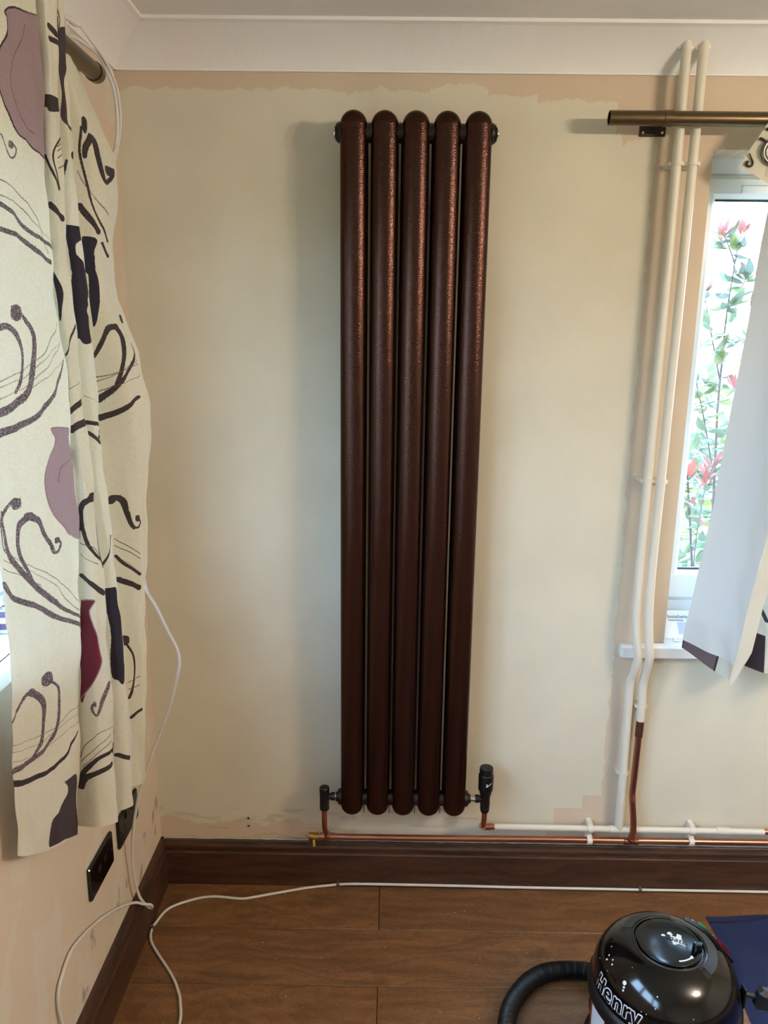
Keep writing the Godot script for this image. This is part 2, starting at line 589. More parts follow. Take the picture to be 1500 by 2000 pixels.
func upvc_window(called: String, at: Vector3, turn: float, w: float, h: float, panes: int, glass: Material, fr: Array) -> void:
	# local x along the wall, local z into the room; fr = [frame width, sash width, bottom frame, bottom sash]
	var o := Node3D.new()
	o.name = called
	add_child(o)
	o.position = at
	o.rotation.y = turn
	o.set_meta("kind", "structure")
	var f: float = fr[0]
	var s: float = fr[1]
	for e in [[Vector3(w / 2, h - f / 2, -0.03), Vector3(w, f, 0.065)], [Vector3(w / 2, fr[2] / 2, -0.03), Vector3(w, fr[2], 0.065)], [Vector3(f / 2, h / 2, -0.03), Vector3(f, h, 0.064)], [Vector3(w - f / 2, h / 2, -0.03), Vector3(f, h, 0.064)]]:
		part("frame_bar", boxm(e[1], 0.006), M["upvc"], o, e[0])
	var each := (w - f - f * panes) / panes
	for k in panes:
		var x0 := f + k * (each + f)
		if k > 0: part("mullion", boxm(Vector3(f, h - f - fr[2], 0.064), 0.006), M["upvc"], o, Vector3(x0 - f / 2, (h - f + fr[2]) / 2, -0.03))
		var x1 := x0 + each
		var y0: float = fr[2]
		var y1 := h - f
		var sash := Node3D.new()
		sash.name = "sash"
		o.add_child(sash, true)
		var sb: float = fr[3]
		for e in [[Vector3((x0 + x1) / 2, y1 - s / 2, -0.012), Vector3(each, s, 0.062)], [Vector3((x0 + x1) / 2, y0 + sb / 2, -0.012), Vector3(each, sb, 0.062)], [Vector3(x0 + s / 2, (y0 + y1) / 2, -0.012), Vector3(s, y1 - y0, 0.061)], [Vector3(x1 - s / 2, (y0 + y1) / 2, -0.012), Vector3(s, y1 - y0, 0.061)]]:
			part("sash_bar", boxm(e[1], 0.010), M["upvc"], sash, e[0])
		var gs := Vector3(each - 2 * s, y1 - y0 - s - sb, 0.004)
		var gc := Vector3((x0 + x1) / 2, (y0 + sb + y1 - s) / 2, -0.02)
		part("glass_pane", boxm(gs, 0.0005), glass, sash, gc)
		for e in [[Vector3(gc.x, y1 - s - 0.002, -0.012), Vector3(gs.x, 0.004, 0.014)], [Vector3(gc.x, y0 + sb + 0.002, -0.012), Vector3(gs.x, 0.004, 0.014)], [Vector3(x0 + s + 0.002, gc.y, -0.012), Vector3(0.004, gs.y, 0.014)], [Vector3(x1 - s - 0.002, gc.y, -0.012), Vector3(0.004, gs.y, 0.014)]]:
			part("gasket", boxm(e[1], 0.001), M["gasket"], sash, e[0])

func build_windows() -> void:
	upvc_window("window_1", Vector3(0.735, 0.80, -0.095), 0.0, 1.27, 1.30, 1, M["glass"], [0.055, 0.055, 0.10, 0.085])
	var head := part("opening_handle_rail", boxm(Vector3(0.5, 0.022, 0.006), 0.003), M["upvc"], get_node("window_1"), Vector3(0.42, 1.21, 0.02))
	head.name = "handle_rail"
	upvc_window("window_2", Vector3(LEFT - 0.10, 1.05, 3.45), PI / 2, 2.95, 1.04, 3, M["clear glass"], [0.05, 0.05, 0.05, 0.05])
	# sills
	struct("trim_6", join([[boxm(Vector3(1.42, 0.040, 0.030), 0.006), Transform3D(Basis(), Vector3(1.377, 0.780, 0.018))], [boxm(Vector3(1.16, 0.030, 0.12), 0.003), Transform3D(Basis(), Vector3(1.3725, 0.7848, -0.045))]]), M["sill paint"])
	struct("trim_7", join([[boxm(Vector3(0.03, 0.035, 2.9), 0.005), Transform3D(Basis(), Vector3(LEFT + 0.014, 1.0625, 1.975))], [boxm(Vector3(0.11, 0.03, 2.85), 0.003), Transform3D(Basis(), Vector3(LEFT - 0.045, 1.065, 1.975))]]), M["sill paint"])

# ------------------------------------------------------------------ radiator
func oval_column(a: float, b: float, y0: float, y1: float) -> ArrayMesh:
	# an upright oval tube with rounded ends; a = half width, b = half depth
	var prof := []
	for k in 9:
		var t := PI / 2 * k / 8.0
		prof.append([sin(t), y0 + a * (1.0 - cos(t))])
	for k in 7: prof.append([1.0, lerpf(y0 + a, y1 - a, (k + 1) / 8.0)])
	for k in 9:
		var t := PI / 2 * k / 8.0
		prof.append([cos(t), y1 - a * (1.0 - sin(t))])
	var rows := []
	for p in prof:
		var r := PackedVector3Array()
		for i in 41:
			var t := TAU * i / 40.0
			r.append(Vector3(cos(t) * a * p[0], p[1], sin(t) * b * p[0]))
		rows.append(r)
	return grid(rows, true)

func build_radiator() -> void:
	var y0 := 0.305
	var y1 := 2.1435
	var o := thing("column_radiator", "tall hammered bronze radiator of five rounded vertical columns on the cream wall", "radiator", Vector3(0.0645, y0, 0.085))
	var hh := y1 - y0
	var front := oval_column(0.0316, 0.0205, 0.0, hh)
	var rear := oval_column(0.0338, 0.017, 0.004, hh - 0.004)
	var hub := lathe([[0.0, -0.0075], [0.022, -0.0075], [0.022, -0.0075], [0.022, 0.0075], [0.022, 0.0075], [0.0, 0.0075]], 28)
	for k in 5:
		var x := (k - 2) * 0.0725
		var s := part("section", join([[front, Transform3D(Basis(), Vector3(0, 0, 0.016))], [rear, Transform3D(Basis(), Vector3(0, 0, -0.022))]]), M["hammered bronze paint"], o, Vector3(x, 0, 0))
		for y in [0.046, hh - 0.046]: part("header_block", boxm(Vector3(0.046, 0.05, 0.05), 0.008), M["dark bronze"], s, Vector3(0, y, 0))
		if k < 4:
			for y in [0.046, hh - 0.046]:
				part("joining_hub", hub, M["dark bronze"], o, Vector3(x + 0.03625, y, 0.002), Vector3(0, 0, PI / 2))
			part("back_fin", boxm(Vector3(0.0022, 0.034, 0.006), 0.0005), M["satin black"], o, Vector3(x + 0.0335, 0.014, 0.002))
	# end bushes: stepped bronze boss, black washer, chrome plug on top, tail at the bottom
	for side in [-1.0, 1.0]:
		for y in [0.046, hh - 0.046]:
			var b := part("end_bush", lathe([[0.0, 0.0], [0.0235, 0.0], [0.0235, 0.0], [0.0235, 0.006], [0.0205, 0.008], [0.0205, 0.008], [0.0205, 0.011], [0.0205, 0.011], [0.0, 0.011]], 28), M["dark bronze"], o, Vector3(side * 0.1745, y, 0.002), Vector3(0, 0, -side * PI / 2))
			if y > 1.0:
				part("washer", lathe([[0.0, 0.011], [0.0165, 0.011], [0.0165, 0.011], [0.0165, 0.0145], [0.0165, 0.0145], [0.0, 0.0145]], 6), M["satin black"], b)
				part("blanking_plug", lathe([[0.0, 0.014], [0.0105, 0.014], [0.0105, 0.014], [0.0105, 0.0175], [0.009, 0.0185], [0.009, 0.0185], [0.004, 0.0185], [0.004, 0.016], [0.0, 0.016]], 20), M["chrome"], b)
			else:
				part("reducing_bush", lathe([[0.0, 0.011], [0.0150, 0.011], [0.0150, 0.011], [0.0150, 0.0165], [0.0135, 0.0175], [0.0135, 0.0175], [0.0, 0.0175]], 6), M["dark bronze"], b)
	# wall brackets behind
	for x in [-0.0725, 0.0725]:
		for y in [0.16, hh - 0.2]:
			part("wall_bracket", boxm(Vector3(0.02, 0.05, 0.05), 0.002), M["satin black"], o, Vector3(x, y, -0.060))

	# lockshield valve on the left
	var v := thing("lockshield_valve", "small black lockshield valve at the bottom left end of the radiator", "valve", Vector3(-0.1598, 0.309, 0.087))
	part("valve_body", lathe([[0.0, 0.0], [0.012, 0.0], [0.0138, 0.002], [0.0138, 0.002], [0.0138, 0.010], [0.0128, 0.012], [0.0128, 0.012], [0.0136, 0.02], [0.0136, 0.052], [0.0136, 0.052], [0.0, 0.052]], 28), M["satin black"], v)
	part("cap", lathe([[0.0, 0.052], [0.0143, 0.052], [0.0143, 0.052], [0.0145, 0.064], [0.0138, 0.070], [0.0105, 0.0725], [0.0, 0.073]], 28), M["satin black"], v)
	part("union_nut", lathe([[0.0, 0.008], [0.009, 0.008], [0.009, 0.018], [0.009, 0.018], [0.0118, 0.019], [0.0118, 0.019], [0.0118, 0.030], [0.0118, 0.030], [0.0, 0.030]], 8), M["satin black"], v, Vector3(0, 0.042, 0), Vector3(0, 0, -PI / 2))
	part("chrome_tail", rod(Vector3(0.029, 0.042, 0), Vector3(0.037, 0.042, 0), 0.0088), M["chrome"], v)

	# thermostatic valve on the right
	var w := thing("thermostatic_valve", "black thermostatic valve with a tall ribbed head at the radiator's lower right", "valve", Vector3(0.2990, 0.309, 0.087))
	part("valve_body", lathe([[0.0, 0.0], [0.0105, 0.0], [0.0118, 0.002], [0.0118, 0.002], [0.0138, 0.012], [0.0125, 0.014], [0.0125, 0.014], [0.0140, 0.022], [0.0140, 0.060], [0.0140, 0.060], [0.0, 0.060]], 28), M["satin black"], w)
	var head := part("thermostatic_head", lathe([[0.0, 0.058], [0.0168, 0.058], [0.0168, 0.058], [0.0175, 0.066], [0.0212, 0.074], [0.0212, 0.074], [0.0215, 0.118], [0.0190, 0.1215], [0.0190, 0.1215], [0.0, 0.1215]], 32), M["satin black"], w)
	part("head_cap", lathe([[0.0, 0.1215], [0.0192, 0.1215], [0.0192, 0.1215], [0.0194, 0.138], [0.0178, 0.1415], [0.0178, 0.1415], [0.0, 0.142]], 32), M["vacuum rubber"], w)
	var num := lettering("2", 0.008)
	part("setting_number", num, M["white mark"], head, Vector3(0.0005, 0.096, 0.0216))
	var sweep := PackedVector3Array()
	for k in 9:
		var t := -0.1 + 0.75 * k / 8.0
		sweep.append(Vector3(0.0219 * sin(t), 0.092 + 0.010 * k / 8.0, 0.0219 * cos(t)))
	part("setting_mark", tube(sweep, 0.0006, 6), M["white mark"], head)
	part("union_nut", lathe([[0.0, 0.008], [0.009, 0.008], [0.009, 0.016], [0.009, 0.016], [0.0118, 0.017], [0.0118, 0.017], [0.0118, 0.029], [0.0118, 0.029], [0.0, 0.029]], 8), M["satin black"], w, Vector3(0, 0.042, 0), Vector3(0, 0, PI / 2))
	part("chrome_tail", rod(Vector3(-0.028, 0.042, 0), Vector3(-0.042, 0.042, 0), 0.0088), M["chrome"], w)

# ------------------------------------------------------------------ pipes
func v3(list: Array) -> Array:
	var out := []
	for e in list: out.append(Vector3(e[0], e[1], e[2]))
	return out

func build_pipes() -> void:
	# lower bare copper run with tees
	var run_ := thing("copper_pipe", "long bare copper pipe running just above the back skirting board", "pipe", Vector3(0, 0.178, 0.03))
	part("tube", rod(Vector3(-0.19, 0.0, 0), Vector3(RIGHT - 0.02, 0.010, 0), 0.0092, 24), M["copper"], run_)
	for x in [-0.157, 0.745]:
		part("tee_fitting", join([rod(Vector3(x - 0.022, 0.001, 0), Vector3(x - 0.007, 0.001, 0), 0.0108), rod(Vector3(x + 0.007, 0.001, 0), Vector3(x + 0.022, 0.001, 0), 0.0108), rod(Vector3(x - 0.008, 0.001, 0), Vector3(x + 0.008, 0.001, 0), 0.0102), rod(Vector3(x, 0.001, 0.0), Vector3(x, 0.016, 0.008), 0.0102)]), M["old copper"] if x > 0 else M["copper"], run_)
	# brass drain cock on its left end
	var dc := thing("drain_cock", "small brass drain cock on the left end of the copper pipe", "valve", Vector3(-0.19, 0.178, 0.03))
	part("body", join([rod(Vector3(-0.022, 0, 0), Vector3(0.006, 0, 0), 0.0118, 8), rod(Vector3(-0.008, -0.004, 0.004), Vector3(-0.006, -0.022, 0.012), 0.0062, 12)]), M["brass"], dc)
	part("outlet_ring", rod(Vector3(-0.0062, -0.018, 0.0105), Vector3(-0.0058, -0.0235, 0.0128), 0.0074, 12), M["brass"], dc)
	part("spindle", rod(Vector3(-0.031, 0, 0), Vector3(-0.022, 0, 0), 0.0042, 4), M["brass"], dc)
	# left tail from the lockshield valve
	var lt := thing("copper_tail_pipe", "short bare copper tail below the left radiator valve", "pipe", Vector3(-0.159, 0.178, 0.03), "copper tails under the radiator valves")
	part("tube", tube(smooth_path(v3([[0.0, 0.016, 0.008], [0.0, 0.034, 0.026], [-0.001, 0.062, 0.048], [-0.001, 0.090, 0.057], [-0.001, 0.134, 0.057]])), 0.0080, 20), M["copper"], lt)
	# right tail and elbow
	var rt := thing("copper_tail_pipe", "short bare copper tail with an elbow below the thermostatic valve", "pipe", Vector3(0.299, 0.221, 0.03), "copper tails under the radiator valves")
	part("tube", tube(smooth_path(v3([[0.0, 0.091, 0.057], [0.0, 0.060, 0.056], [0.0005, 0.030, 0.036], [0.002, 0.008, 0.010], [0.012, -0.001, 0.0], [0.03, 0.0, 0.0], [0.044, 0.0, 0.0]])), 0.0080, 20), M["copper"], rt)
	part("elbow", tube(smooth_path(v3([[0.0005, 0.022, 0.028], [0.002, 0.008, 0.010], [0.012, -0.001, 0.0], [0.030, 0.0, 0.0]])), 0.0098, 20), M["copper"], rt)
	# painted run above the copper one
	var pr := thing("painted_pipe", "cream painted pipe running level above the copper pipe", "pipe", Vector3(0, 0.2205, 0.03))
	part("tube", rod(Vector3(0.338, 0, 0), Vector3(1.135, -0.003, 0), 0.0090, 24), M["painted pipe"], pr)
	part("copper_end", rod(Vector3(1.135, -0.003, 0), Vector3(RIGHT - 0.02, -0.008, 0), 0.0085, 24), M["copper"], pr)
	for x in [[0.678, 0.745], [0.995, 1.035]]:
		part("coupling", rod(Vector3(x[0], -0.0015, 0), Vector3(x[1], -0.0017, 0), 0.0108, 24), M["painted pipe"], pr)
	# two risers
	var r1 := thing("riser_pipe", "cream painted riser pipe nearer the radiator, whole length painted", "pipe", Vector3(0.70, 0.2205, 0.03), "riser pipes beside the right window")
	var left_path := v3([[0.6895, 2.312, 0.05], [0.6900, 2.28, 0.05], [0.6909, 2.138, 0.05], [0.6915, 1.956, 0.05], [0.692, 1.798, 0.05], [0.6915, 1.6, 0.05], [0.6915, 1.2735, 0.05], [0.691, 1.1, 0.05], [0.690, 0.990, 0.055], [0.6905, 0.8894, 0.0605], [0.697, 0.8215, 0.0655], [0.7037, 0.7794, 0.0645], [0.7035, 0.7298, 0.049], [0.6995, 0.687, 0.035], [0.7016, 0.5684, 0.031], [0.7045, 0.3925, 0.03], [0.7068, 0.2215, 0.03]])
	var lp := PackedVector3Array()
	for q in smooth_path(left_path): lp.append(q - r1.position)
	part("tube", tube(lp, 0.0116, 24), M["painted pipe"], r1)
	part("coupling", rod(Vector3(0.0055, 0.10, 0), Vector3(0.0065, 0.012, 0), 0.0128, 24), M["painted pipe"], r1)
	var r2 := thing("riser_pipe", "cream painted riser pipe by the window whose bottom end is bare copper", "pipe", Vector3(0.74, 0.178, 0.03), "riser pipes beside the right window")
	var right_path := v3([[0.7297, 2.312, 0.05], [0.7295, 2.28, 0.05], [0.7295, 2.168, 0.05], [0.729, 1.9876, 0.05], [0.729, 1.734, 0.05], [0.727, 1.5, 0.05], [0.7262, 1.274, 0.05], [0.7245, 1.1, 0.05], [0.7232, 0.9908, 0.055], [0.7249, 0.8899, 0.0605], [0.7305, 0.822, 0.0655], [0.7359, 0.78, 0.0645], [0.7359, 0.735, 0.049], [0.7355, 0.69, 0.035], [0.7386, 0.6279, 0.0315], [0.7394, 0.5727, 0.03]])
	var rp := PackedVector3Array()
	for q in smooth_path(right_path): rp.append(q - r2.position)
	part("tube", tube(rp, 0.0116, 24), M["painted pipe"], r2)
	var bare := v3([[0.7394, 0.5727, 0.03], [0.7388, 0.482, 0.03], [0.7376, 0.393, 0.03], [0.736, 0.345, 0.032], [0.737, 0.311, 0.039], [0.742, 0.2602, 0.044], [0.745, 0.2222, 0.041], [0.7452, 0.196, 0.035], [0.7452, 0.185, 0.031]])
	var bp := PackedVector3Array()
	for q in smooth_path(bare): bp.append(q - r2.position)
	part("copper_length", tube(bp, 0.0094, 24), M["copper"], r2)
	part("copper_joint", rod(Vector3(-0.0006, 0.3957, 0), Vector3(-0.001, 0.345, 0), 0.0110, 24), M["old copper"], r2)
	# lips of broken plaster where the risers enter the coving
	for e in [[0.6895, "plaster collar where the riser nearer the radiator enters the coving"], [0.7297, "plaster collar where the riser by the window enters the coving"]]:
		var c := thing("plaster_collar", e[1], "plaster", Vector3(e[0], 2.296, 0.046), "plaster collars at the coving")
		var ring := PackedVector3Array()
		var rad := PackedFloat32Array()
		for k in 19:
			var t := PI * (-0.12 + 1.24 * k / 18.0)
			ring.append(Vector3(cos(t) * 0.0145, sin(t) * 0.014 + 0.002, -sin(t) * 0.004 + rng.randf_range(-0.001, 0.001)))
			rad.append(0.0022 + rng.randf_range(0.0, 0.0016))
		part("lip", tube(ring, 0.003, 8, rad), M["ceiling paint"], c)
		part("gap", rod(Vector3(0, 0.008, -0.002), Vector3(0, 0.014, 0.0), 0.0136, 20), M["shadow gap"], c)
	# clips
	var saddle := func(called: String, label: String, at: Vector3, sideways: bool, r: float, off: float, group: String) -> void:
		var c := thing(called, label, "pipe clip", at, group)
		if sideways: c.rotation.z = PI / 2
		var arc := []
		for k in 9:
			var t := PI * (k / 8.0 * 1.1 - 0.05)
			arc.append([cos(t) * (r + 0.0022), off + sin(t) * (r + 0.0022)])
		for k in range(8, -1, -1):
			var t := PI * (k / 8.0 * 1.1 - 0.05)
			arc.append([cos(t) * r, off + sin(t) * r])
		var look: Material = M["plastic clip"] if sideways else M["painted pipe"]
		var tall := 0.0075 if sideways else 0.0045
		part("strap", run(arc, Vector3(0, -tall, 0), Vector3(0, tall, 0), Vector3.RIGHT, Vector3.BACK), look, c)
		part("base", boxm(Vector3(2 * r + 0.004, 2 * tall, off - 0.004), 0.0015), look, c, Vector3(0, 0, (off - 0.004) / 2))
		for s in [-1.0, 1.0]: part("lug", boxm(Vector3(0.005, 2 * tall, off + 0.001), 0.001), look, c, Vector3(s * (r + 0.004), 0, (off + 0.001) / 2))
	var g1 := "clips on the level pipes"
	saddle.call("pipe_clip", "white clip on the painted level pipe, left of the risers", Vector3(0.622, 0.2195, 0), true, 0.0095, 0.030, g1)
	saddle.call("pipe_clip", "white clip on the copper level pipe, left of the risers", Vector3(0.622, 0.1805, 0), true, 0.0097, 0.030, g1)
	saddle.call("pipe_clip", "white clip on the painted level pipe, under the window", Vector3(0.9235, 0.2185, 0), true, 0.0095, 0.030, g1)
	saddle.call("pipe_clip", "white clip on the copper level pipe, under the window", Vector3(0.9235, 0.1815, 0), true, 0.0097, 0.030, g1)
	var g2 := "clips on the riser pipes"
	saddle.call("pipe_clip", "painted clip on the riser nearer the radiator, close to the floor", Vector3(0.7045, 0.404, 0), false, 0.0120, 0.030, g2)
	saddle.call("pipe_clip", "painted clip just above the bare copper of the window-side riser", Vector3(0.7388, 0.617, 0), false, 0.0120, 0.031, g2)
	saddle.call("pipe_clip", "painted clip on the riser nearer the radiator, halfway up the window", Vector3(0.6915, 1.272, 0), false, 0.0120, 0.050, g2)
	saddle.call("pipe_clip", "painted clip on the window-side riser, halfway up the window", Vector3(0.7265, 1.270, 0), false, 0.0120, 0.050, g2)
	saddle.call("pipe_clip", "painted clip on the riser nearer the radiator, below the curtain pole", Vector3(0.6915, 2.045, 0), false, 0.0120, 0.050, g2)
	saddle.call("pipe_clip", "painted clip on the window-side riser, below the curtain pole", Vector3(0.7295, 2.045, 0), false, 0.0120, 0.050, g2)

# ------------------------------------------------------------------ curtains
# Left curtain: plan of the folds at several heights (x in mm), z and cloth length (m) of each fold line.
const CURTAIN_Y := [2.19, 2.12, 2.05, 1.97, 1.89, 1.8, 1.7, 1.6, 1.5, 1.4, 1.3, 1.2, 1.1, 1.0, 0.9, 0.8, 0.72, 0.66]
const CURTAIN_X := [
	[-571, -545, -533, -563, -526, -521, -551, -529, -537, -567, -569, -595],
	[-571, -547, -537, -567, -530, -524, -554, -532, -541, -571, -565, -584],
	[-577, -552, -538, -568, -532, -526, -556, -534, -541, -571, -548, -554],
	[-582, -557, -541, -571, -535, -530, -560, -535, -541, -571, -528, -518],
	[-586, -561, -545, -575, -539, -534, -564, -537, -539, -569, -526, -515],
	[-591, -567, -548, -578, -540, -534, -564, -536, -538, -568, -531, -525],
	[-597, -570, -548, -578, -539, -532, -562, -532, -532, -562, -527, -524],
	[-600, -570, -541, -571, -535, -530, -560, -530, -530, -560, -505, -484],
	[-603, -570, -540, -570, -532, -526, -556, -528, -530, -560, -494, -465],
	[-605, -571, -539, -569, -529, -521, -551, -524, -527, -557, -496, -470],
	[-603, -573, -540, -570, -529, -520, -550, -521, -522, -552, -498, -478],
	[-604, -579, -545, -575, -529, -516, -546, -517, -518, -548, -499, -484],
	[-604, -585, -553, -583, -532, -515, -545, -515, -516, -546, -502, -490],
	[-613, -591, -561, -591, -535, -514, -544, -513, -512, -542, -503, -496],
	[-623, -597, -570, -600, -540, -517, -547, -513, -510, -540, -504, -498],
	[-624, -603, -579, -609, -547, -520, -550, -515, -511, -541, -507, -504],
	[-630, -607, -585, -615, -551, -523, -553, -517, -512, -542, -513, -514],
	[-631, -612, -590, -620, -554, -525, -555, -519, -513, -543, -516, -519]]
const CURTAIN_Z := [0.875, 0.8, 0.72, 0.7, 0.715, 0.685, 0.655, 0.645, 0.615, 0.575, 0.55]
const CURTAIN_U := [0.0, 0.0793, 0.163, 0.1991, 0.247, 0.2805, 0.323, 0.3535, 0.3838, 0.4338, 0.4805, 0.5299]
